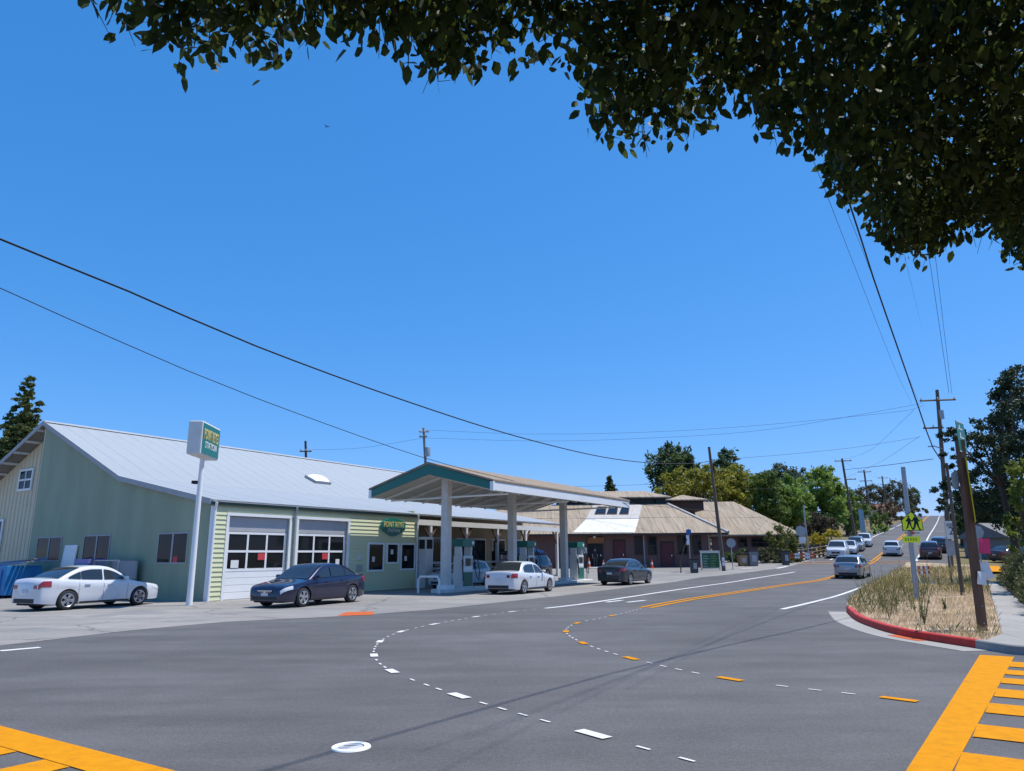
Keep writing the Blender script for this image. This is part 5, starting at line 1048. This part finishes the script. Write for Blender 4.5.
T = [('big_tree', 'dark round tree behind the brown roof left of the leaning pole', 672, 104, 3, [(672, 455, 11), (662, 464, 12), (682, 462, 11), (690, 470, 9), (655, 474, 8), (672, 472, 15), (664, 484, 14), (684, 484, 14), (671, 449, 7)], G_DARK, .30),
 ('big_tree', 'dark pointed tree top right behind the leaning pole', 727, 110, 3, [(722, 457, 7), (728, 463, 9), (721, 470, 9), (732, 474, 10), (718, 480, 9), (726, 484, 12), (735, 486, 9)], G_DARK, .30),
 ('big_tree', 'yellow green tree spreading over the brown roof', 690, 94, 3, [(672, 480, 8), (684, 477, 8), (697, 478, 9), (708, 474, 8), (700, 487, 13), (680, 489, 10), (662, 487, 7), (716, 484, 10), (690, 493, 12), (707, 496, 12)], G_YEL, .26),
 ('big_tree', 'olive yellow tree between the leaning pole and right wing roof', 738, 98, 3, [(724, 480, 10), (736, 476, 9), (746, 482, 10), (753, 490, 11), (738, 491, 14), (728, 498, 11), (750, 502, 12), (740, 507, 13)], G_YEL, .26),
 ('big_tree', 'mid green tree rising over the right wing hip', 766, 96, 3, [(760, 490, 11), (770, 484, 10), (776, 494, 12), (764, 502, 13), (780, 506, 12), (770, 514, 13), (785, 518, 11), (758, 494, 9)], G_MID, .27),
 ('big_tree', 'thin bluish tree behind the middle of the tree row', 784, 118, 4, [(772, 476, 7), (780, 473, 8), (790, 470, 7), (797, 476, 8), (786, 482, 9), (776, 486, 9), (800, 486, 8), (764, 482, 7), (806, 479, 6)], G_BLUE, .30),
 ('big_tree', 'light green tree in the middle of the tree row', 795, 97, 3, [(788, 488, 9), (797, 484, 9), (804, 492, 10), (792, 500, 12), (803, 506, 12), (797, 516, 13), (810, 520, 11), (786, 508, 9), (800, 527, 10)], G_FRESH, .27),
 ('big_tree', 'tall fresh green tree left of the first hill pole', 822, 100, 3, [(815, 478, 8), (824, 475, 8), (832, 478, 7), (818, 487, 10), (828, 488, 10), (836, 494, 9), (814, 498, 10), (826, 502, 13), (838, 508, 10), (818, 513, 11), (832, 518, 12), (842, 486, 6)], G_FRESH, .27),
 ('big_tree', 'small green tree just behind the first hill pole', 848, 122, 3, [(846, 500, 8), (854, 503, 8), (844, 510, 9), (855, 514, 9), (850, 521, 9), (860, 508, 6), (850, 529, 8)], G_MID, .3)]
for i, (nm, lb, px, Y, sp_, bl, m, s) in enumerate(T): tree(nm, lb, gbase(px, Y), px_blobs(bl, Y, sp_, i), s, 2.1, m, 'trees behind the brown building', .3)
# bushes
def bush(label, px, Y, bl, m, s, grp='bushes beside the right wing', dens=1.5, sp_=.8, nm='bush'): return tree(nm, label, gbase(px, Y), px_blobs(bl, Y, sp_, px), s, dens, m, grp, .06, 'bush')
bush('leafy yellow green shrub before the right wing end', 783, 71., [(772, 538, 6), (780, 534, 7), (788, 540, 7), (794, 546, 6), (776, 548, 8), (787, 553, 8), (770, 556, 6), (794, 556, 6)], leafmat('shrub_leaf', (.07, .09, .02), (.14, .16, .04)), .13)
bush('low grey green shrub beside the large grey bin', 765, 70.5, [(762, 556, 6), (770, 559, 6), (776, 561, 5), (767, 563, 5)], G_OLIVE, .11)
bush('low dark hedge behind the brown planter box', 737, 72., [(730, 558, 6), (737, 556, 7), (745, 557, 6), (740, 563, 6)], G_DARK, .12)
bush('dark rounded bush above the timber fence', 822, 88., [(812, 524, 8), (820, 521, 8), (828, 525, 8), (824, 530, 8), (815, 531, 7), (806, 526, 6)], leafmat('bush_dark_red', (.045, .035, .025), (.075, .06, .035)), .18)
bush('yellow flowering bank behind the parked white cars', 822, 82., [(812, 543, 6), (820, 540, 6), (828, 538, 6), (836, 536, 5), (818, 548, 6), (828, 546, 6)], leafmat('yellow_flower', (.22, .19, .02), (.38, .32, .03)), .13)
for i, (lb, px, Y, bl, m) in enumerate([('brown brushy scrub in front of the pink house', 889, 165, [(884, 510, 6), (892, 507, 7), (900, 512, 6), (890, 517, 7), (880, 517, 5)], G_BRUSH), ('green shrub below the second hill pole', 878, 140, [(874, 518, 5), (881, 516, 5), (876, 523, 6)], G_MID), ('dark tree crown on the hilltop left', 865, 230, [(858, 496, 6), (866, 492, 6), (874, 491, 6), (868, 499, 7), (852, 500, 5), (880, 496, 6)], G_OLIVE), ('wide dark tree crown on the hilltop above the pink house', 895, 225, [(886, 491, 6), (894, 488, 7), (902, 490, 7), (908, 496, 6), (898, 498, 8), (888, 499, 7), (910, 503, 6)], G_OLIVE), ('pointed dark tree on the hilltop near the road crest', 914, 240, [(913, 490, 4), (913, 496, 4), (915, 501, 5), (911, 506, 5)], G_DARK), ('low scrub along the far left road bank', 917, 200, [(906, 508, 5), (912, 511, 5), (919, 511, 4), (924, 512, 3)], G_OLIVE), ('pale scrub on the slope above the second hill pole', 869, 175, [(862, 505, 5), (870, 508, 5), (856, 509, 6)], G_OLIVE), ('green bank shrub below the third hill pole', 880, 128, [(876, 530, 4), (882, 528, 4), (872, 532, 4)], G_FRESH)]):
    bush(lb, px, float(Y), bl, m, .30 if Y > 150 else .24, 'scrub on the hillside', 1.5, 3., 'hillside_shrub')
for (lb, px, Y, bl, m) in [('dark tree right of the hill road behind the tall pole', 962, 95, [(955, 505, 8), (966, 500, 9), (960, 514, 9), (972, 512, 9), (955, 522, 8), (968, 526, 10)], G_DARK), ('dark tree behind the wooden post above the brown car', 986, 88, [(980, 502, 10), (992, 498, 10), (986, 512, 11), (998, 514, 11), (978, 522, 9), (990, 526, 10)], G_PINE), ('dark tree at the right edge above the grey house', 1016, 92, [(1008, 504, 10), (1020, 500, 11), (1014, 516, 11), (1026, 520, 11), (1006, 526, 9)], G_DARK)]:
    tree('roadside_tree', lb, gbase(px, float(Y)), px_blobs(bl, float(Y), 3, px), .26, 2., m, 'trees right of the hill road', .25)
# pink house on the hill
hb = gbase(880, 245); t = thing('hill_house', 'small house with pink tiled roof on the hillside', 'house', (hb[0], hb[1], hb[2]-.3), R(-12)); ww = 6.
ob('wall', MB().box(-ww, ww, 0, 8, 0, 3.2), M_CREAM, t); ob('roof', MB().prism([(-.8, 3.1), (4, 5.2), (8.8, 3.1)], 'x', -ww-.6, ww+.6), mat('pink_tiles', (.34, .17, .12), .9, .2, 1), t)
for x in (-4.5, -1, 2.5): w_ = box('window', M_WHITE, t, x, x+1.6, -.06, -.003, 1., 2.5); box('pane', M_GLASS, w_, x+.15, x+1.45, -.08, -.062, 1.15, 2.35)
# big pine at the right
pb = [(1012, 380, 10), (1003, 384, 8), (1022, 374, 10), (998, 399, 7), (1010, 396, 11), (1022, 398, 12), (1003, 412, 9), (1016, 412, 12), (988, 420, 7), (1000, 424, 10), (1012, 428, 12), (976, 426, 7), (966, 437, 8), (952, 432, 6), (944, 436, 6), (958, 436, 7), (978, 440, 9), (990, 442, 10), (1004, 446, 12), (1020, 446, 14), (948, 452, 5), (952, 462, 6), (963, 458, 6), (978, 458, 7), (1012, 464, 13), (998, 466, 11), (982, 474, 9), (966, 478, 8), (950, 482, 7), (941, 489, 6), (955, 494, 7), (970, 496, 9), (986, 492, 10), (1000, 488, 12), (1016, 486, 13), (938, 504, 5), (947, 508, 6), (1010, 508, 12), (992, 510, 10), (975, 512, 8), (960, 510, 6), (1024, 520, 12), (1004, 524, 9), (1040, 450, 14), (1040, 490, 14), (1036, 410, 12), (1040, 380, 10)]
b_ = gbase(1016, 41.); b_ = (b_[0], b_[1], 0.0)
blp = [(c, (r*1.2, r*1.2, r*.8)) for c, r in px_blobs(pb, 41., 3.2, 5)]
tree('pine_tree', 'large dark pine with layered branches at the right edge', b_, blp, .09, 1.7, G_PINE, None, .2)
sb = [(1016, 470, 9), (1022, 484, 10), (1018, 498, 9), (1024, 512, 11), (1030, 495, 14), (1014, 518, 7), (1022, 530, 10), (1030, 470, 12), (1018, 543, 8)]
b_ = (at(1024, 540, 29.).x, 29., .0); tree('bright_tree', 'bright yellow green leafy tree at the right edge behind the hedge', b_, px_blobs(sb, 29., 1.2, 9), .10, 1.4, leafmat('leaf_bright', (.07, .10, .015), (.15, .19, .03)), None, .1)
# clipped hedge along the sidewalk
hl = [p+ND*.75 for p in catmull([(12.6, 19.), (14.2, 21.3), (18.5, 28.2), (22.6, 35.2)], .7)]
bl = [((p[0]+dx, p[1]+random.uniform(-.2, .2), .55+dz), (.55, .55, .50)) for p in hl for dx, dz in ((0, 0), (.8, .1), (.35, .55), (1.3, .5))]
b_ = (hl[0][0]+.5, hl[0][1], .0); tree('hedge', 'dense clipped hedge beside the sidewalk at the right', b_, bl, .05, .8, leafmat('hedge_leaf', (.05, .062, .02), (.11, .115, .04), .2), None, .05, 'hedge', limbs=False)
# house and shade behind the sidewalk at the right
hb = (at(1015, 545, 72.).x+4, 72., terr(72)-.4); t = thing('right_house', 'low grey house behind the pine at the right', 'house', hb, R(8)); ob('wall', MB().box(-5, 7, 0, 6, -.3, 2.6), mat('grey_house_wall', (.22, .22, .21), .8, .1, 1), t); ob('roof', MB().prism([(-.6, 2.5), (3, 4.0), (6.6, 2.5)], 'x', -5.5, 7.5), mat('grey_house_roof', (.17, .165, .16), .9, .15, 2), t)
w_ = box('window', M_WHITE, t, -3.6, -2.2, -.06, -.003, .9, 2.0); box('pane', M_GLASS, w_, -3.5, -2.3, -.08, -.062, 1.0, 1.9); box('garage_door', M_OFFW, t, .5, 3.2, -.05, -.003, -.2, 2.0)
# ---------------------------------------------------------------- weeds of the strip
from mathutils.geometry import intersect_point_line
poly2 = np.array(SOIL)
def inside(P):
    x, y = P[:, 0], P[:, 1]; r = np.zeros(len(P), bool); n = len(poly2); j = n-1
    for i in range(n):
        xi, yi = poly2[i]; xj, yj = poly2[j]; c = ((yi > y) != (yj > y)) & (x < (xj-xi)*(y-yi)/(yj-yi+1e-9)+xi); r ^= c; j = i
    return r
def blades(N, hmin, hmax, wid, m, name, label, keep=None, ymax=60, lean=.35):
    P = np.column_stack([RNG.uniform(7.5, 38, N), 13+RNG.random(N)**1.6*(ymax-13)]); P = P[inside(P)]
    if keep is not None: P = P[keep(P)]
    n = len(P); h = RNG.uniform(hmin, hmax, n)*RNG.uniform(.5, 1, n); a = RNG.uniform(0, 2*math.pi, n); z = np.interp(P[:, 1], KNOT, KZ)+.098
    d = np.column_stack([np.cos(a), np.sin(a)]); w = np.column_stack([-d[:, 1], d[:, 0]])*wid*(1+P[:, 1:2]/40); ln = d*(RNG.uniform(.1, lean, n)*h)[:, None]
    X = np.empty((n, 4, 3)); X[:, 0, :2] = P-w; X[:, 1, :2] = P+w; X[:, 2, :2] = P+ln*.45+w*.6; X[:, 3, :2] = P+ln*1.; X[:, 0, 2] = z; X[:, 1, 2] = z; X[:, 2, 2] = z+h*.6; X[:, 3, 2] = z+h
    o_ = link(name, quad_mesh(name, X.reshape(-1, 3), m)); tag(o_, label, 'grass', kind='stuff'); return o_
nz = lambda P, s, ph: np.sin(P[:, 0]*s+ph)*np.cos(P[:, 1]*s*.8+ph*2)+.5*np.sin(P[:, 0]*s*2.3+P[:, 1]*s*1.7)
M_STRAW = mat('straw_blades', (.42, .32, .17), .9, .2, 2, trans=.3, col2=(.56, .44, .26)); M_GRASS = mat('green_blades', (.085, .10, .025), .8, .2, 2, trans=.3, col2=(.17, .16, .05))
blades(230000, .04, .20, .004, M_STRAW, 'dry_grass', 'short dry straw grass covering the weedy strip', lambda P: nz(P, .9, 1)+RNG.normal(size=len(P))*.5 > -.3, lean=.9)
blades(80000, .08, .36, .004, M_GRASS, 'green_weed_grass', 'green weedy grass patches in the strip', lambda P: (nz(P, 1.3, 2.)+RNG.normal(size=len(P))*.45 > .95) | ((P[:, 1] > 29) & (nz(P, .8, .4) > -.2)) | (((P[:, 0]-.60*(P[:, 1]-21.9)-9.8) < 1.5+.6*nz(P, 1.5, .7)) & (P[:, 1] > 19.5)), lean=.8)
blades(16000, .2, .5, .006, leafmat('weed_yellow', (.26, .22, .03), (.36, .29, .05)), 'yellow_weeds', 'yellow flowering weeds at the far end of the strip', lambda P: P[:, 1] > 30, 62)
# tall single weeds
def weed(x, y, h, label, seed):
    rr = random.Random(seed); z = terr(y)+.1; t = thing('tall_weed', label, 'weed', (x, y, z), rr.uniform(0, 6), 'tall weeds growing in the strip'); stm = MB(); X = []
    for k_ in range(rr.randint(3, 6)):
        a = rr.uniform(0, 6.28); ln = rr.uniform(.05, .3)*h; hh = h*rr.uniform(.6, 1); tip = Vector((math.cos(a)*ln, math.sin(a)*ln, hh)); stm.tube([(0, 0, -.03), tip*.5+Vector((0, 0, .03)), tip], [.007, .005, .003], 4)
        for j in range(26):
            f = rr.uniform(.12, 1); p_ = np.array(tip)*f; ang = rr.uniform(0, 6.28); l_ = rr.uniform(.03, .075)*(1.25-f*.6); u_ = np.array([math.cos(ang), math.sin(ang), rr.uniform(-.1, .7)])*l_; v_ = np.array([-math.sin(ang), math.cos(ang), 0])*l_*.35; X += [p_, p_+u_*.5-v_, p_+u_, p_+u_*.5+v_]
    ob('stem', stm, mat('weed_stem', (.16, .15, .05), .8, .15, 4), t); link('leaves', quad_mesh('leaves', np.array(X), mat('weed_leaf', (.09, .11, .03), .8, .2, 3, trans=.3, col2=(.17, .17, .05))), t)
wl = [(890, 626, 1.5), (897, 620, 1.1), (921, 628, 1.75), (917, 622, 1.3), (872, 614, 1.2), (866, 612, .9), (880, 606, 1.3), (888, 604, 1.0), (876, 598, 1.2), (905, 600, 1.1), (928, 597, 1.0), (940, 592, 1.2), (952, 590, 1.3), (963, 590, 1.1), (898, 612, .8), (912, 617, .7), (946, 618, .5), (884, 617, .9), (925, 632, .9), (901, 594, 1.)]
WL = ['tall spindly weed beside the red kerb bend', 'mid height weed just behind the spindly kerb weed', 'tallest weed, standing alone right of the sign pole', 'thin weed close behind the tallest weed', 'leafy weed at the left tip of the strip', 'shortest weed at the left tip of the strip', 'tall weed on the road edge left of the sign pole', 'weed between road edge and sign pole', 'tall weed near the white edge line end', 'weed directly behind the sign pole base', 'weed beside the small barricade', 'tall weed midway between barricade and wooden post', 'tallest weed at the back near the utility poles', 'weed close left of the wooden post at the back', 'low weed in front of the sign pole base', 'low weed just right of the sign pole base', 'tiny weed in the bare middle of the strip', 'weed behind the red kerb bend', 'low weed at the foot of the tallest weed', 'farthest weed along the road edge']
for i, (px, py, h_) in enumerate(wl):
    p = g(px, py-3); weed(p.x, p.y, h_, WL[i], i)
# ================================================================ LEAFY BRANCHES OVERHEAD
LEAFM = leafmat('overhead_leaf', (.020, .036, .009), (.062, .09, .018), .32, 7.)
outline = [(60, -40), (100, 2), (118, 18), (140, 22), (165, 44), (200, 62), (235, 38), (262, 58), (280, 45), (298, 18), (312, 30), (322, 40), (336, 18), (350, 30), (372, 40), (398, 50), (420, 62), (450, 72), (478, 64), (505, 50), (540, 55), (560, 58), (578, 92), (592, 120), (625, 146), (650, 132), (690, 134), (700, 125), (728, 100), (748, 112), (775, 140), (800, 148), (822, 170), (835, 195), (855, 198), (880, 240), (905, 246), (930, 250), (950, 236), (975, 222), (995, 238), (1015, 260), (1060, 255), (1140, 240)]
ZL = 3.75
tb_ = (5.2, -.6, 0)
t = thing('overhead_tree', 'leafy street tree whose dark hanging branches fill the top', 'tree', tb_)
OL = [at(px, py, 5.) for px, py in outline]
OLp = []
for (px, py) in outline:
    d = ray(px, py); k_ = (ZL-H)/d[2]; OLp.append((d[0]*k_, d[1]*k_))
ox = np.array([p[0]/max(.1, p[1]) for p in OLp]); oy = np.array([p[1] for p in OLp])     # boundary depth as function of bearing
def leaf6(P, D, Nn, s):
    """ovate folded leaves as six-gons: centre base P, direction D, side Nn, length s"""
    n = len(P); S = Nn*s[:, None]; D = D*s[:, None]; nrm = np.cross(D, S)/s[:, None]
    X = np.empty((n, 6, 3)); X[:, 0] = P; X[:, 1] = P+D*.30+S*.26+nrm*.06; X[:, 2] = P+D*.68+S*.21+nrm*.05; X[:, 3] = P+D*1.0; X[:, 4] = P+D*.68-S*.21+nrm*.05; X[:, 5] = P+D*.30-S*.26+nrm*.06; return X.reshape(-1, 3)
tx_, ty_ = [], []
for px in range(-100, 1200, 20):
    d = ray(px, 0); k_ = (ZL-H)/d[2]; tx_.append(d[0]/d[1]); ty_.append(d[1]*k_)
def canopy_points(N, seed):
    r = np.random.default_rng(seed); x = r.uniform(-3.2, 6.8, N); y = r.uniform(.6, 6.2, N); bear = x/np.maximum(y, .1)
    lim = np.interp(bear, ox, oy, left=0, right=oy[-1]); over = lim-y
    zlow = ZL+r.random(N)**1.2*np.clip(.10+over*.75, .1, 1.6)
    topy = np.interp(bear, tx_, ty_)
    ok = (over > 0) & (r.random(N) < np.where(y < topy-.7, .25, 1.)) & (r.random(N) < np.clip(.75+over, 0, 1))
    return np.column_stack([x, y, zlow])[ok]
tw = canopy_points(25000, 3)                 # twig ends
leafP = []; leafD = []; rr = np.random.default_rng(11)
k_ = 11
base_ = np.repeat(tw, k_, 0)+rr.normal(size=(len(tw)*k_, 3))*np.array([.10, .10, .09])
bear = base_[:, 0]/np.maximum(base_[:, 1], .1); base_ = base_[(np.interp(bear, ox, oy, left=0, right=oy[-1])-base_[:, 1] > -.02*rr.random(len(base_))) & (base_[:, 2] > ZL-.14)]
D = rr.normal(size=base_.shape)*.65+np.array([0, .15, -.75]); D /= np.linalg.norm(D, axis=1)[:, None]; S = rr.normal(size=base_.shape); S -= D*np.sum(S*D, 1)[:, None]; S /= np.linalg.norm(S, axis=1)[:, None]
ln = rr.uniform(.04, .09, len(base_))
bear = base_[:, 0]/np.maximum(base_[:, 1], .1); edge = np.interp(bear, ox, oy, left=0, right=oy[-1])-base_[:, 1]
vis = (np.abs(bear) < .72) & (base_[:, 2] < ZL+.25) & (edge < .25); pick = np.where(vis)[0]; pick = rr.permutation(pick)[:300]; rest = np.ones(len(base_), bool); rest[pick] = False
tbv = np.array(tb_)
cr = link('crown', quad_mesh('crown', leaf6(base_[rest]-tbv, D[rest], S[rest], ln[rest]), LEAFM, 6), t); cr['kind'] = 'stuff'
single = quad_mesh('leaf', leaf6(np.zeros((1, 3)), np.array([[0, 0, -1.]]), np.array([[1., 0, 0]]), np.array([1.])), LEAFM, 6)
for i in pick:
    z_ = -Vector(D[i]); x_ = Vector(S[i]); y_ = z_.cross(x_); o_ = link('leaf', single, t, Vector(base_[i]-tbv)); o_.rotation_euler = Matrix((x_, y_, z_)).transposed().to_euler(); o_.scale = (ln[i],)*3
tk = MB(); tk.tube([(0, 0, -.2), (.05, 0, 1.2), (-.1, .1, 2.6), (-.4, .4, 4.6), (-.6, .5, 6.2)], [.24, .19, .17, .13, .05], 12); ob('trunk', tk, M_BARK, t, smooth=True)
br_ = MB(); rng2 = random.Random(4)
def branch(P, r0__): br_.tube(P, [r0__*(1-.8*i/(len(P)-1)) for i in range(len(P))], 6)
for tx, ty in [(-1.8, 2.), (-1.1, 2.4), (-.2, 2.6), (.5, 2.9), (1.2, 3.), (2., 3.5), (2.7, 3.9), (3.4, 4.4), (4.3, 4.5), (5.2, 3.2)]:
    s_ = Vector((-.2, .2, 3.5+rng2.uniform(-.5, .8))); e_ = Vector((tx-tb_[0], ty-tb_[1], ZL+.35)); m1 = s_.lerp(e_, .4)+Vector((0, 0, .95)); m2_ = s_.lerp(e_, .75)+Vector((rng2.uniform(-.2, .2), rng2.uniform(-.2, .2), .7)); P = [Vector(v) for v in catmull([np.array(v) for v in (s_, m1, m2_, e_)], .35)]; branch(P, .07)
    for j in range(9):
        a = P[rng2.randint(len(P)//3, len(P)-1)]; q_ = a+Vector((rng2.uniform(-.8, .8), rng2.uniform(-.7, .7), rng2.uniform(-.5, .3)))
        w_ = q_+Vector(tb_); bb = w_.x/max(.1, w_.y)
        if w_.y < np.interp(bb, ox, oy)-.05 and q_.z > ZL-.05: branch([a, a.lerp(q_, .5)+Vector((0, 0, .1)), q_], .018)
for i in rr.permutation(np.where((edge < .12) & (base_[:, 2] < ZL+.12))[0])[:140]:      # bare hanging twigs at the rim
    p_ = Vector(base_[i]-tbv); q_ = p_+Vector((rng2.uniform(-.06, .06), rng2.uniform(-.05, .05), -rng2.uniform(.03, .13))); br_.tube([p_+Vector((0, 0, .12)), p_, q_], [.003, .002, .001], 4)
ob('branches', br_, M_BARK, t, smooth=True)
# small bird high in the sky
c_ = at(327, 126.5, 34.); bd = thing('bird', 'tiny dark bird flying high in the blue sky', 'bird', c_, R(40)); bd.scale = (.5,)*3; ob('body', MB().lathe([(.0005, -.17), (.035, -.09), (.05, 0), (.035, .1), (.0005, .17)], 10, 'y'), M_BLACK, bd, smooth=True)
for s_ in (-1, 1): ob('wing', MB().add([(s_*.03, -.07, .01), (s_*.2, -.05, .1), (s_*.34, .05, .06), (s_*.18, .06, .08), (s_*.03, .07, .01), (s_*.03, 0, -.01)], [(0, 1, 3, 4), (1, 2, 3), (0, 5, 1), (5, 4, 3), (5, 3, 1)]), M_BLACK, bd)
ob('tail', MB().prism([(-.02, .14), (.02, .14), (.06, .3), (-.06, .3)], 'z', -.006, .006), M_BLACK, bd)
